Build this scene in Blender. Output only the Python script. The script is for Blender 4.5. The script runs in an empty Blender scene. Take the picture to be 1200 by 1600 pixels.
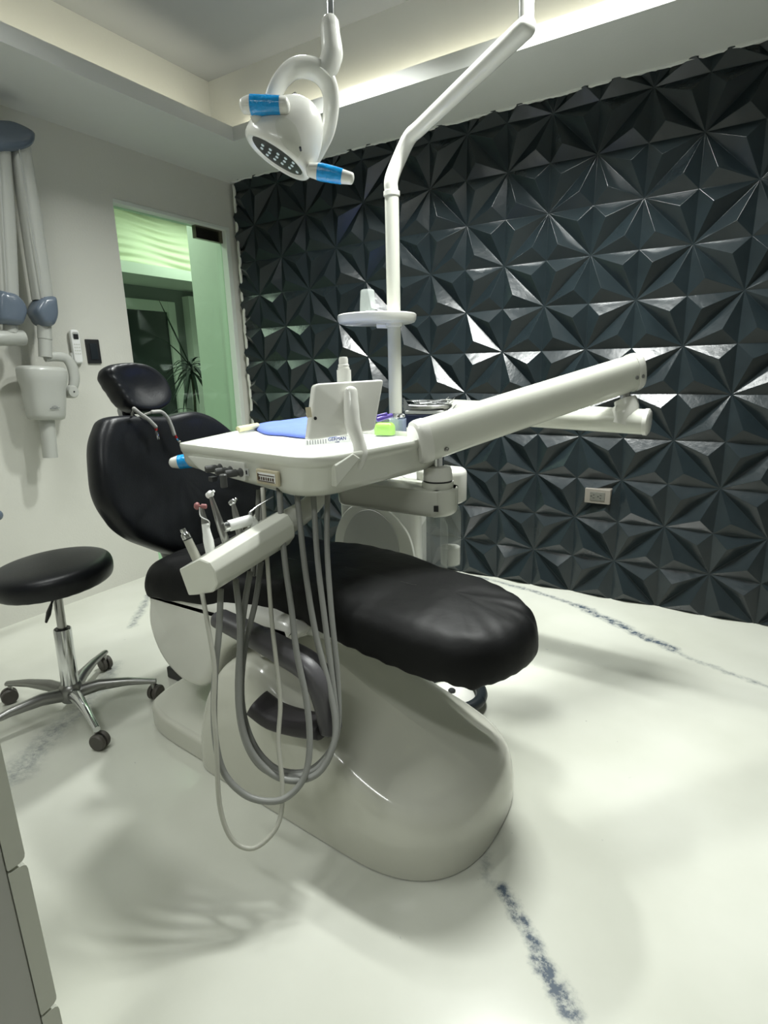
import bpy, bmesh, math, random
from mathutils import Vector, Matrix, noise
random.seed(7)
V = Vector
SC = bpy.context.scene
COL = SC.collection

# ------------------------------------------------------------------ camera
CAM = V((3.105256, -3.059056, 1.243088))
RX = V((0.8510389, 0.524594, -0.02310662))
UP = V((-0.11118717, 0.22303378, 0.96844894))
FW = V((-0.51319606, 0.82161856, -0.24813854))
FPX = 877.73
cd = bpy.data.cameras.new('camera')
cd.sensor_fit = 'VERTICAL'; cd.sensor_height = 36.0; cd.lens = FPX / 1600 * 36.0
cd.clip_start = 0.05; cd.clip_end = 50
cam = bpy.data.objects.new('camera', cd); COL.objects.link(cam)
m = Matrix.Identity(4)
for i in range(3):
    m[i][0] = RX[i]; m[i][1] = UP[i]; m[i][2] = -FW[i]; m[i][3] = CAM[i]
cam.matrix_world = m
SC.camera = cam

# ------------------------------------------------------------------ world, exposure, lights
w = bpy.data.worlds.new('world'); SC.world = w; w.use_nodes = True
w.node_tree.nodes['Background'].inputs[0].default_value = (0.85, 0.95, 1.0, 1)
w.node_tree.nodes['Background'].inputs[1].default_value = 0.03
SC.view_settings.view_transform = 'Standard'
SC.view_settings.look = 'None'
SC.view_settings.exposure = 0.28
SC.view_settings.gamma = 1.0
SC.view_settings.use_curve_mapping = False

def area(name, loc, rot, sx, sy, power, color=(1, 1, 1), spread=180):
    l = bpy.data.lights.new(name, 'AREA'); l.shape = 'RECTANGLE'; l.size = sx; l.size_y = sy
    l.energy = power; l.color = color; l.spread = math.radians(spread)
    o = bpy.data.objects.new(name, l); COL.objects.link(o); o.location = loc; o.rotation_euler = rot
    return o
LC = (0.97, 1.0, 0.965)
area('ceiling_light_main', (2.50, -1.05, 2.80), (0, 0, 0), 0.5, 0.08, 32, LC, 130)
area('ceiling_light_back', (2.45, -0.80, 2.80), (0, 0, 0), 0.5, 0.06, 12, LC, 115)
area('ceiling_light_left', (1.45, -0.95, 2.80), (0, 0, 0), 0.14, 0.14, 22, LC, 130)
area('ceiling_light_rear', (2.7, -3.75, 2.80), (0, 0, 0), 1.15, 0.16, 16, LC, 150)
area('ceiling_light_side', (1.15, -2.45, 2.80), (0, 0, math.pi/2), 1.15, 0.12, 14, LC, 150)
WARM = (1.0, 0.95, 0.74)
area('cove_light_left', (0.55, -2.28, 2.525), (0, math.radians(128), 0), 0.02, 3.6, 3.4, WARM, 150)
area('cove_light_back', (2.32, -0.465, 2.525), (math.radians(128), 0, 0), 3.5, 0.02, 2.8, WARM, 150)
area('hall_side_fill', (-0.75, -0.75, 2.62), (0, 0, 0), 0.5, 1.2, 14, (0.97, 1.0, 0.95))  # added fill to brighten the hall side wall, not a known fixture
area('hall_light_far', (-1.1, 0.9, 2.62), (0, 0, 0), 0.4, 1.0, 15, (0.97, 1.0, 0.95))
area('hall_cove_light', (-1.30, 0.3, 2.17), (math.radians(180), math.radians(20), 0), 0.04, 2.2, 1.6, (1.0, 1.0, 0.85))

# ------------------------------------------------------------------ pixel helpers (1200 x 1600 frame)
def ray(px, py): return FW + (px - 600) / FPX * RX + (800 - py) / FPX * UP
def D(px, py, t): return CAM + ray(px, py) * t
def onplane(px, py, o, n):
    d = ray(px, py); return CAM + d * ((o - CAM).dot(n) / d.dot(n))
def XP(px, py, x): return onplane(px, py, V((x, 0, 0)), V((1, 0, 0)))
def YP(px, py, y): return onplane(px, py, V((0, y, 0)), V((0, 1, 0)))
def ZP(px, py, z): return onplane(px, py, V((0, 0, z)), V((0, 0, 1)))

# ------------------------------------------------------------------ materials
def mat(name, col, rough=0.5, metal=0.0, noise_amt=0.0, nscale=8.0, bump=0.0, bscale=60.0, spec=0.5, coat=0.0, alpha=1.0, trans=0.0, ior=1.45, sheen=0.0):
    mt = bpy.data.materials.new(name); mt.use_nodes = True
    nt = mt.node_tree; b = nt.nodes['Principled BSDF']
    b.inputs['Base Color'].default_value = (*col, 1); b.inputs['Roughness'].default_value = rough
    b.inputs['Metallic'].default_value = metal; b.inputs['Specular IOR Level'].default_value = spec
    b.inputs['Coat Weight'].default_value = coat; b.inputs['Coat Roughness'].default_value = 0.08
    b.inputs['Alpha'].default_value = alpha; b.inputs['Transmission Weight'].default_value = trans
    b.inputs['IOR'].default_value = ior; b.inputs['Sheen Weight'].default_value = sheen
    tc = nt.nodes.new('ShaderNodeTexCoord')
    if noise_amt > 0:
        n = nt.nodes.new('ShaderNodeTexNoise'); n.inputs['Scale'].default_value = nscale; n.inputs['Detail'].default_value = 5
        r = nt.nodes.new('ShaderNodeMapRange'); r.inputs['To Min'].default_value = 1 - noise_amt; r.inputs['To Max'].default_value = 1 + noise_amt
        mx = nt.nodes.new('ShaderNodeMix'); mx.data_type = 'RGBA'; mx.blend_type = 'MULTIPLY'; mx.inputs[0].default_value = 1
        mx.inputs[6].default_value = (*col, 1)
        nt.links.new(tc.outputs['Object'], n.inputs['Vector']); nt.links.new(n.outputs['Fac'], r.inputs['Value'])
        nt.links.new(r.outputs['Result'], mx.inputs[7]); nt.links.new(mx.outputs[2], b.inputs['Base Color'])
    if bump > 0:
        n2 = nt.nodes.new('ShaderNodeTexNoise'); n2.inputs['Scale'].default_value = bscale; n2.inputs['Detail'].default_value = 4
        bp = nt.nodes.new('ShaderNodeBump'); bp.inputs['Strength'].default_value = bump; bp.inputs['Distance'].default_value = 0.01
        nt.links.new(tc.outputs['Object'], n2.inputs['Vector']); nt.links.new(n2.outputs['Fac'], bp.inputs['Height'])
        nt.links.new(bp.outputs['Normal'], b.inputs['Normal'])
    return mt
M = {}
M['wall_far'] = mat('bounce_cut_grey', (0.33, 0.33, 0.31), 0.6)  # unseen walls made grey to cut bounce light and deepen shadows
M['wall'] = mat('wall_paint', (0.60, 0.60, 0.54), 0.55, noise_amt=0.03, nscale=2, bump=0.08, bscale=90)
M['ceiling'] = mat('ceiling_paint', (0.58, 0.59, 0.56), 0.7, noise_amt=0.02, bump=0.05)
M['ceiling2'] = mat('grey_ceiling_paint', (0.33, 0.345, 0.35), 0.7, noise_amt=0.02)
M['panel'] = mat('panel_paint', (0.0125, 0.019, 0.022), 0.22, noise_amt=0.35, nscale=7, bump=0.10, bscale=28, spec=0.45)
M['white'] = mat('white_plastic', (0.72, 0.72, 0.67), 0.22, noise_amt=0.02, coat=0.3)
M['white2'] = mat('warm_white_plastic', (0.64, 0.65, 0.58), 0.24, noise_amt=0.02, coat=0.3)
M['base'] = mat('base_plastic', (0.57, 0.57, 0.50), 0.16, noise_amt=0.03, coat=0.5)
M['unitbox'] = mat('unit_box_plastic', (0.62, 0.63, 0.58), 0.3, noise_amt=0.02)
M['smoke'] = mat('grey_translucent_panel', (0.42, 0.43, 0.41), 0.3, noise_amt=0.04)
M['black'] = mat('black_leatherette', (0.006, 0.007, 0.009), 0.38, noise_amt=0.2, nscale=20, bump=0.06, bscale=160, spec=0.42)
M['cover'] = mat('black_cover_cloth', (0.0035, 0.0038, 0.004), 0.55, noise_amt=0.2, nscale=12, bump=0.4, bscale=9, spec=0.28)
M['hose'] = mat('grey_hose', (0.21, 0.215, 0.20), 0.45, noise_amt=0.05)
M['hose2'] = mat('light_hose', (0.38, 0.38, 0.33), 0.45, noise_amt=0.05)
M['armrest'] = mat('armrest_plastic', (0.085, 0.082, 0.088), 0.4, noise_amt=0.05, bump=0.03, bscale=200)
M['pad'] = mat('armrest_pad', (0.035, 0.032, 0.035), 0.5, bump=0.05, bscale=200)
M['chrome'] = mat('chrome', (0.72, 0.73, 0.74), 0.12, 1.0)
M['steel'] = mat('brushed_steel', (0.42, 0.42, 0.41), 0.28, 1.0, noise_amt=0.1)
M['alu'] = mat('cast_aluminium', (0.33, 0.33, 0.32), 0.33, 1.0, noise_amt=0.08)
M['wheel'] = mat('caster_rubber', (0.085, 0.078, 0.068), 0.5)
M['dark'] = mat('dark_plastic', (0.02, 0.021, 0.022), 0.35)
M['knob'] = mat('grey_knob', (0.07, 0.072, 0.07), 0.4)
M['bluegrey'] = mat('blue_grey_plastic', (0.115, 0.145, 0.185), 0.25, noise_amt=0.04, coat=0.3)
M['xray'] = mat('xray_plastic', (0.42, 0.43, 0.395), 0.3, noise_amt=0.02, coat=0.2)
M['cyan'] = mat('blue_barrier_film', (0.0, 0.30, 0.72), 0.12, noise_amt=0.35, nscale=40, bump=0.5, bscale=60, coat=0.6)
M['cloth'] = mat('blue_cloth', (0.13, 0.20, 0.62), 0.8, noise_amt=0.15, nscale=20, bump=0.15, bscale=80)
M['navy'] = mat('navy_plastic', (0.01, 0.018, 0.06), 0.35)
M['green'] = mat('lime_plastic', (0.35, 0.68, 0.05), 0.35, noise_amt=0.1)
M['purple'] = mat('purple_plastic', (0.09, 0.05, 0.32), 0.35)
M['cream'] = mat('cream_plastic', (0.62, 0.60, 0.36), 0.4)
M['beige'] = mat('beige_label', (0.50, 0.45, 0.32), 0.5)
M['brownink'] = mat('brown_ink', (0.06, 0.035, 0.02), 0.5)
M['blueink'] = mat('blue_ink', (0.01, 0.03, 0.20), 0.5)
M['greyink'] = mat('grey_ink', (0.12, 0.13, 0.14), 0.5)
M['paper'] = mat('white_paper', (0.78, 0.79, 0.77), 0.55)
M['pink'] = mat('dusty_pink_rubber', (0.30, 0.12, 0.12), 0.5)
M['red'] = mat('red_plastic', (0.4, 0.02, 0.02), 0.4)
M['cordgrey'] = mat('grey_cord', (0.30, 0.30, 0.28), 0.5)
M['cabinet'] = mat('cabinet_side', (0.42, 0.42, 0.39), 0.5, noise_amt=0.03)
M['drawer'] = mat('drawer_edge', (0.52, 0.53, 0.46), 0.4, noise_amt=0.03)
M['outlet'] = mat('taupe_plastic', (0.19, 0.175, 0.15), 0.4, noise_amt=0.05)
M['outlet2'] = mat('dark_taupe_plastic', (0.11, 0.11, 0.095), 0.4)
M['bronze'] = mat('dark_steel_fitting', (0.17, 0.15, 0.12), 0.25, 1.0)
M['leaf'] = mat('dark_leaf', (0.008, 0.022, 0.013), 0.65, noise_amt=0.3)
M['trunk'] = mat('plant_stem', (0.05, 0.05, 0.035), 0.8, noise_amt=0.3)
M['soil'] = mat('terracotta_pot', (0.12, 0.10, 0.09), 0.7)
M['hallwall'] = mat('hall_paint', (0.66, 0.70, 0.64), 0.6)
M['halldark'] = mat('hall_grey_paint', (0.24, 0.26, 0.25), 0.6)  # darker grey-green of the far hall wall itself
M['hallglass'] = mat('dark_door_glass', (0.02, 0.03, 0.027), 0.15)
M['wave'] = mat('wave_panel', (0.62, 0.65, 0.50), 0.6)
M['film'] = mat('frosted_cup', (0.62, 0.68, 0.66), 0.3, alpha=0.30)
M['bottle'] = mat('clear_bottle', (0.62, 0.66, 0.63), 0.08, alpha=0.28, coat=1.0)
M['water'] = mat('bottle_liner', (0.75, 0.76, 0.70), 0.3, alpha=0.8)
M['clearbox'] = mat('clear_box', (0.60, 0.70, 0.72), 0.1, alpha=0.16, coat=1.0)
M['clearblue'] = mat('clear_blue_block', (0.35, 0.42, 0.58), 0.15, alpha=0.75, coat=0.5)
M['rubber'] = mat('black_rubber', (0.015, 0.02, 0.024), 0.35)

def emit(name, col, s):
    mt = bpy.data.materials.new(name); mt.use_nodes = True; nt = mt.node_tree
    for n in list(nt.nodes): nt.nodes.remove(n)
    e = nt.nodes.new('ShaderNodeEmission'); o = nt.nodes.new('ShaderNodeOutputMaterial')
    e.inputs[0].default_value = (*col, 1); e.inputs[1].default_value = s; nt.links.new(e.outputs[0], o.inputs[0]); return mt
M['led'] = emit('led_dot', (0.8, 1.0, 0.95), 0.35)

def glass_mat():
    mt = bpy.data.materials.new('green_glass'); mt.use_nodes = True; nt = mt.node_tree
    for n in list(nt.nodes): nt.nodes.remove(n)
    t = nt.nodes.new('ShaderNodeBsdfTransparent'); t.inputs[0].default_value = (0.78, 0.90, 0.79, 1)
    g = nt.nodes.new('ShaderNodeBsdfGlossy'); g.inputs['Roughness'].default_value = 0.02; g.inputs[0].default_value = (0.9, 1, 0.95, 1)
    lw = nt.nodes.new('ShaderNodeLayerWeight'); lw.inputs[0].default_value = 0.5
    pw = nt.nodes.new('ShaderNodeMath'); pw.operation = 'POWER'; pw.inputs[1].default_value = 4.0; nt.links.new(lw.outputs['Facing'], pw.inputs[0])
    f = nt.nodes.new('ShaderNodeMath'); f.operation = 'MULTIPLY_ADD'; f.inputs[1].default_value = 0.8; f.inputs[2].default_value = 0.03; nt.links.new(pw.outputs[0], f.inputs[0])
    x = nt.nodes.new('ShaderNodeMixShader'); o = nt.nodes.new('ShaderNodeOutputMaterial')
    nt.links.new(f.outputs[0], x.inputs[0]); nt.links.new(t.outputs[0], x.inputs[1]); nt.links.new(g.outputs[0], x.inputs[2])
    nt.links.new(x.outputs[0], o.inputs[0]); return mt
M['glass'] = glass_mat()

def floor_mat():
    mt = bpy.data.materials.new('marbled_resin_floor'); mt.use_nodes = True; nt = mt.node_tree; L = nt.links
    b = nt.nodes['Principled BSDF']; b.inputs['Roughness'].default_value = 0.17; b.inputs['Coat Weight'].default_value = 0.35
    b.inputs['Coat Roughness'].default_value = 0.12
    def N(t, **k):
        n = nt.nodes.new(t)
        for a, v in k.items(): setattr(n, a, v)
        return n
    def math_(op, a, bb=None, c=None):
        n = N('ShaderNodeMath', operation=op)
        for i, v in enumerate((a, bb, c)):
            if v is None: continue
            if isinstance(v, (int, float)): n.inputs[i].default_value = v
            else: L.new(v, n.inputs[i])
        return n.outputs[0]
    tc = N('ShaderNodeTexCoord')
    warp = N('ShaderNodeTexNoise'); warp.inputs['Scale'].default_value = 7; warp.inputs['Detail'].default_value = 6; warp.inputs['Roughness'].default_value = 0.65
    L.new(tc.outputs['Object'], warp.inputs['Vector'])
    sub = N('ShaderNodeVectorMath', operation='SUBTRACT'); L.new(warp.outputs['Color'], sub.inputs[0]); sub.inputs[1].default_value = (0.5, 0.5, 0.5)
    scl = N('ShaderNodeVectorMath', operation='MULTIPLY'); L.new(sub.outputs[0], scl.inputs[0]); scl.inputs[1].default_value = (0.10, 0.10, 0)
    P = N('ShaderNodeVectorMath', operation='ADD'); L.new(tc.outputs['Object'], P.inputs[0]); L.new(scl.outputs[0], P.inputs[1])
    fine = N('ShaderNodeTexNoise'); fine.inputs['Scale'].default_value = 34; fine.inputs['Detail'].default_value = 8; fine.inputs['Roughness'].default_value = 0.75
    L.new(tc.outputs['Object'], fine.inputs['Vector'])
    fr = N('ShaderNodeMapRange'); fr.inputs['From Min'].default_value = 0.40; fr.inputs['From Max'].default_value = 0.62; L.new(fine.outputs['Fac'], fr.inputs['Value'])
    tot = None
    def seg(a, bq, wd, s):
        nonlocal tot
        a = V((a[0], a[1], 0)); bq = V((bq[0], bq[1], 0)); ab = bq - a
        d = N('ShaderNodeVectorMath', operation='SUBTRACT'); L.new(P.outputs[0], d.inputs[0]); d.inputs[1].default_value = a
        dt = N('ShaderNodeVectorMath', operation='DOT_PRODUCT'); L.new(d.outputs[0], dt.inputs[0]); dt.inputs[1].default_value = ab / ab.length_squared
        t = N('ShaderNodeClamp'); L.new(dt.outputs['Value'], t.inputs[0])
        sc = N('ShaderNodeVectorMath', operation='SCALE'); sc.inputs[0].default_value = ab; L.new(t.outputs[0], sc.inputs['Scale'])
        df = N('ShaderNodeVectorMath', operation='DISTANCE'); L.new(d.outputs[0], df.inputs[0]); L.new(sc.outputs[0], df.inputs[1])
        mr = N('ShaderNodeMapRange', interpolation_type='SMOOTHSTEP'); mr.inputs['From Min'].default_value = wd; mr.inputs['From Max'].default_value = 0
        mr.inputs['To Max'].default_value = s; L.new(df.outputs['Value'], mr.inputs['Value'])
        tot = mr.outputs[0] if tot is None else math_('MAXIMUM', tot, mr.outputs[0])
    for poly, wd, s in FLOOR_VEINS:
        for a, bq in zip(poly[:-1], poly[1:]): seg(a, bq, wd, s)
    vm_ = N('ShaderNodeClamp'); L.new(math_('MULTIPLY', tot, math_('MULTIPLY_ADD', fr.outputs[0], 0.8, 0.2)), vm_.inputs[0]); vm = vm_.outputs[0]
    # faint clouding of the white resin
    cl = N('ShaderNodeTexNoise'); cl.inputs['Scale'].default_value = 1.6; cl.inputs['Detail'].default_value = 7; L.new(tc.outputs['Object'], cl.inputs['Vector'])
    r1 = N('ShaderNodeValToRGB'); L.new(cl.outputs['Fac'], r1.inputs[0])
    r1.color_ramp.elements[0].position = 0.3; r1.color_ramp.elements[0].color = (0.55, 0.56, 0.485, 1)
    r1.color_ramp.elements[1].position = 0.7; r1.color_ramp.elements[1].color = (0.665, 0.675, 0.605, 1)
    # small specks
    sp = N('ShaderNodeTexVoronoi'); sp.inputs['Scale'].default_value = 9; sp.inputs['Randomness'].default_value = 1; L.new(P.outputs[0], sp.inputs['Vector'])
    spr = N('ShaderNodeMapRange'); spr.inputs['From Min'].default_value = 0.035; spr.inputs['From Max'].default_value = 0.015; L.new(sp.outputs['Distance'], spr.inputs['Value'])
    vm2 = math_('MAXIMUM', vm, math_('MULTIPLY', spr.outputs[0], 0.35))
    mx = N('ShaderNodeMix', data_type='RGBA'); L.new(vm2, mx.inputs[0]); L.new(r1.outputs[0], mx.inputs[6]); mx.inputs[7].default_value = (0.07, 0.095, 0.13, 1)
    L.new(mx.outputs[2], b.inputs['Base Color'])
    rn = N('ShaderNodeMapRange'); rn.inputs['To Min'].default_value = 0.13; rn.inputs['To Max'].default_value = 0.30; L.new(cl.outputs['Fac'], rn.inputs['Value']); L.new(rn.outputs[0], b.inputs['Roughness'])
    return mt
FLOOR_VEINS = [
    ([(1.90, -0.03), (2.25, -0.10), (2.50, -0.18), (2.78, -0.36)], 0.030, 0.9),
    ([(2.50, -0.18), (2.80, -0.36), (2.98, -0.47)], 0.048, 1.35),
    ([(2.98, -0.47), (3.20, -0.58), (3.50, -0.66)], 0.025, 0.6),
    ([(2.75, -1.98), (2.79, -2.00)], 0.030, 1.3),
    ([(2.79, -2.01), (2.855, -2.075)], 0.028, 1.4),
    ([(2.87, -2.105), (2.965, -2.175)], 0.032, 1.7),
    ([(1.26, -2.40), (1.15, -2.22), (1.10, -2.10)], 0.085, 0.62),
    ([(1.10, -2.10), (0.98, -1.90), (0.90, -1.80)], 0.06, 0.6),
    ([(0.62, -1.52), (0.50, -1.40), (0.30, -1.16)], 0.035, 0.8),
    ([(2.66, -1.90), (2.71, -1.98)], 0.03, 0.45),
]
M['floor'] = floor_mat()

# ------------------------------------------------------------------ builders
def thing(name, label, cat, loc, group=None):
    o = bpy.data.objects.new(name, None); COL.objects.link(o); o.location = V(loc)
    o.empty_display_size = 0.05
    o['label'] = label; o['category'] = cat
    if group: o['group'] = group
    return o
def wloc(o):
    p = V((0, 0, 0))
    while o is not None: p += o.location; o = o.parent
    return p
def obj(name, bm, mt, parent=None, smooth=True, angle=0.6, loc=None, bevel=0.0, sub=0, label=None):
    bmesh.ops.recalc_face_normals(bm, faces=bm.faces)
    origin = wloc(parent) if parent is not None else (V(loc) if loc is not None else V((0, 0, 0)))
    bmesh.ops.translate(bm, verts=bm.verts, vec=-origin)
    me = bpy.data.meshes.new(name); bm.to_mesh(me); bm.free()
    me.materials.append(M[mt] if isinstance(mt, str) else mt)
    if smooth:
        for p in me.polygons: p.use_smooth = True
        me.set_sharp_from_angle(angle=angle)
    o = bpy.data.objects.new(name, me); COL.objects.link(o)
    if parent is not None: o.parent = parent
    elif loc is not None: o.location = V(loc)
    if bevel > 0:
        b = o.modifiers.new('bevel', 'BEVEL'); b.width = bevel; b.segments = 3; b.limit_method = 'ANGLE'; b.angle_limit = 0.5
        b.harden_normals = False
    if sub:
        s = o.modifiers.new('sub', 'SUBSURF'); s.levels = sub; s.render_levels = sub
    if label: o['label'] = label
    return o
def tag(o, label, cat, group=None):
    o['label'] = label; o['category'] = cat
    if group: o['group'] = group
    return o
def struct(name, bm, mt, smooth=False, **k):
    o = obj(name, bm, mt, None, smooth, **k); o['kind'] = 'structure'; return o
def BM(): return bmesh.new()
def box(bm, a, b):
    a, b = V(a), V(b)
    vs = [bm.verts.new((x, y, z)) for x in (a.x, b.x) for y in (a.y, b.y) for z in (a.z, b.z)]
    for f in ((0, 1, 3, 2), (4, 6, 7, 5), (0, 4, 5, 1), (2, 3, 7, 6), (0, 2, 6, 4), (1, 5, 7, 3)): bm.faces.new([vs[i] for i in f])
def obox(bm, c, u, v, n, su, sv, sn):
    c = V(c); vs = []
    for i in (-.5, .5):
        for j in (-.5, .5):
            for k in (-.5, .5): vs.append(bm.verts.new(c + u * (su * i) + v * (sv * j) + n * (sn * k)))
    for f in ((0, 1, 3, 2), (4, 6, 7, 5), (0, 4, 5, 1), (2, 3, 7, 6), (0, 2, 6, 4), (1, 5, 7, 3)): bm.faces.new([vs[i] for i in f])
def loft(bm, rings, cap=True, closed=True):
    vr = [[bm.verts.new(p) for p in r] for r in rings]
    n = len(vr[0])
    for a, b in zip(vr[:-1], vr[1:]):
        for i in range(n if closed else n - 1):
            j = (i + 1) % n
            try: bm.faces.new((a[i], a[j], b[j], b[i]))
            except ValueError: pass
    if cap:
        for r, rev in ((vr[0], True), (vr[-1], False)):
            try: bm.faces.new(list(reversed(r)) if rev else r)
            except ValueError: pass
    return vr
def cat(pts, n=6):
    pts = [V(p) for p in pts]
    if len(pts) < 3: return pts
    P = [pts[0] * 2 - pts[1]] + pts + [pts[-1] * 2 - pts[-2]]
    out = []
    for i in range(1, len(P) - 2):
        p0, p1, p2, p3 = P[i - 1:i + 3]
        for k in range(n):
            t = k / n
            out.append(0.5 * ((2 * p1) + (p2 - p0) * t + (2 * p0 - 5 * p1 + 4 * p2 - p3) * t * t + (3 * p1 - p0 - 3 * p2 + p3) * t ** 3))
    out.append(pts[-1]); return out
def frames(pts, up=None):
    ts = []
    for i in range(len(pts)):
        a = pts[max(i - 1, 0)]; b = pts[min(i + 1, len(pts) - 1)]
        ts.append((b - a).normalized())
    n = (up.copy() if up is not None else (V((0, 0, 1)) if abs(ts[0].z) < .9 else V((1, 0, 0))))
    out = []
    for t in ts:
        if up is not None: n = up.copy()
        n = (n - t * n.dot(t)).normalized(); out.append((n, t.cross(n).normalized()))
    return out
def sweep(bm, pts, r, seg=14, sm=0, ra=None, up=None, cap=True, round_ends=False, power=2.0):
    """tube along pts; r scalar or list, ra = second half-axis (across), power>2 squarer"""
    if sm: 
        if isinstance(r, (list, tuple)):
            k = len(r); rr = []
            for i in range(k - 1):
                for q in range(sm): rr.append(r[i] + (r[i + 1] - r[i]) * q / sm)
            rr.append(r[-1]); r = rr
        pts = cat(pts, sm)
    pts = [V(p) for p in pts]
    if not isinstance(r, (list, tuple)): r = [r] * len(pts)
    asp = 1.0 if ra is None else ra / max(r)
    fr = frames(pts, up)
    rings = []
    def ring(p, f, q):
        o = []
        for i in range(seg):
            a = 2 * math.pi * i / seg; c, s = math.cos(a), math.sin(a)
            e = 2 / power
            c = math.copysign(abs(c) ** e, c); s = math.copysign(abs(s) ** e, s)
            o.append(p + f[0] * (c * q) + f[1] * (s * q * asp))
        return o
    if round_ends:
        t = (pts[1] - pts[0]).normalized()
        for k in (0.0, .3, .6, .85): 
            pass
        for k in (85, 65, 40, 20):
            a = math.radians(k); rings.append(ring(pts[0] - t * (math.sin(a) * r[0] * round_ends), fr[0], r[0] * math.cos(a)))
    for p, f, q in zip(pts, fr, r): rings.append(ring(p, f, q))
    if round_ends:
        t = (pts[-1] - pts[-2]).normalized()
        for k in (20, 40, 65, 85):
            a = math.radians(k); rings.append(ring(pts[-1] + t * (math.sin(a) * r[-1] * round_ends), fr[-1], r[-1] * math.cos(a)))
    loft(bm, rings, cap)
def lathe(bm, o, axis, prof, seg=28, ex=None):
    """prof = [(r, h)] along axis from o"""
    o = V(o); axis = V(axis).normalized()
    x = V((1, 0, 0)) if abs(axis.x) < .9 else V((0, 1, 0))
    x = (x - axis * x.dot(axis)).normalized(); y = axis.cross(x)
    loft(bm, [[o + axis * h + (x * math.cos(2 * math.pi * i / seg) + y * math.sin(2 * math.pi * i / seg)) * max(r, 1e-4) for i in range(seg)] for r, h in prof])
def quad_round(q, r, n=6):
    o = []
    k = len(q)
    for i in range(k):
        p0, p1, p2 = V(q[i - 1]), V(q[i]), V(q[(i + 1) % k]); rr = r[i]
        a = p1 + (p0 - p1).normalized() * rr; b2 = p1 + (p2 - p1).normalized() * rr
        for j in range(n + 1):
            t = j / n; o.append(tuple((a * (1 - t) ** 2 + p1 * 2 * t * (1 - t) + b2 * t * t)))
    return o
def smooth_outline(pts, n=6):
    P = [V((p[0], p[1], 0)) for p in pts]; k = len(P); out = []
    for i in range(k):
        p0, p1, p2, p3 = P[(i - 1) % k], P[i], P[(i + 1) % k], P[(i + 2) % k]
        for q in range(n):
            t = q / n
            v = 0.5 * ((2 * p1) + (p2 - p0) * t + (2 * p0 - 5 * p1 + 4 * p2 - p3) * t * t + (3 * p1 - p0 - 3 * p2 + p3) * t ** 3)
            out.append((v.x, v.y))
    return out
def rrect(w, h, r, n=5, cx=0, cy=0):
    o = []
    for sx, sy, a0 in ((1, 1, 0), (-1, 1, 90), (-1, -1, 180), (1, -1, 270)):
        for k in range(n + 1):
            a = math.radians(a0 + 90 * k / n)
            o.append((cx + sx * (w / 2 - r) + r * math.cos(a), cy + sy * (h / 2 - r) + r * math.sin(a)))
    return o
def extrude(bm, out, o, u, v, n, h0, h1, rb=0.0, rt=0.0, steps=4):
    """rounded-edge slab: outline in (u,v) at o, thickness along n from h0 to h1; rb/rt edge radius"""
    o = V(o); c = V((sum(p[0] for p in out) / len(out), sum(p[1] for p in out) / len(out)))
    N = len(out)
    def inset(d):
        res = []
        for i in range(N):
            a = V(out[i - 1]); b = V(out[(i + 1) % N]); t = (b - a)
            if t.length < 1e-9: res.append(out[i]); continue
            t.normalize(); nn = V((-t.y, t.x)); p = V(out[i])
            if nn.dot(c - p) < 0: nn = -nn
            res.append((p.x + nn.x * d, p.y + nn.y * d))
        return res
    prof = []
    if rb > 0:
        for k in range(steps + 1):
            a = math.pi / 2 * k / steps; prof.append((rb * (1 - math.sin(a)), h0 + rb * (1 - math.cos(a))))
    else: prof.append((0, h0))
    if rt > 0:
        for k in range(steps + 1):
            a = math.pi / 2 * k / steps; prof.append((rt * (1 - math.cos(a)), h1 - rt + rt * math.sin(a)))
    else: prof.append((0, h1))
    loft(bm, [[o + u * x + v * y + n * h for x, y in inset(d)] for d, h in prof])
def puff(bm, out, o, u, v, n, prof, zf=None):
    """prof = [(scale, height)] rings scaled about centroid; zf(x,y,s)->extra height"""
    o = V(o); cx = sum(p[0] for p in out) / len(out); cy = sum(p[1] for p in out) / len(out)
    rings = []
    for s, h in prof:
        r = []
        for x, y in out:
            X, Y = cx + (x - cx) * s, cy + (y - cy) * s
            r.append(o + u * X + v * Y + n * (h + (zf(X, Y, s) if zf else 0)))
        rings.append(r)
    loft(bm, rings)
EX, EY, EZ = V((1, 0, 0)), V((0, 1, 0)), V((0, 0, 1))
def text(s, size, mt, parent, o, u, v, name='lettering', depth=0.0004):
    cu = bpy.data.curves.new(name, 'FONT'); cu.body = s; cu.size = size; cu.extrude = depth; cu.align_x = 'CENTER'; cu.align_y = 'CENTER'
    t = bpy.data.objects.new('tmp', cu); COL.objects.link(t)
    dg = bpy.context.evaluated_depsgraph_get(); me = bpy.data.meshes.new_from_object(t.evaluated_get(dg))
    bpy.data.objects.remove(t)
    u = u.normalized(); v = (v - u * v.dot(u)).normalized(); n = u.cross(v)
    base = V(o) - wloc(parent)
    mm = Matrix(((u.x, v.x, n.x, base.x), (u.y, v.y, n.y, base.y), (u.z, v.z, n.z, base.z), (0, 0, 0, 1)))
    me.transform(mm); me.materials.clear(); me.materials.append(M[mt]); me.name = name
    ob = bpy.data.objects.new(name, me); COL.objects.link(ob); ob.parent = parent
    return ob

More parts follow.
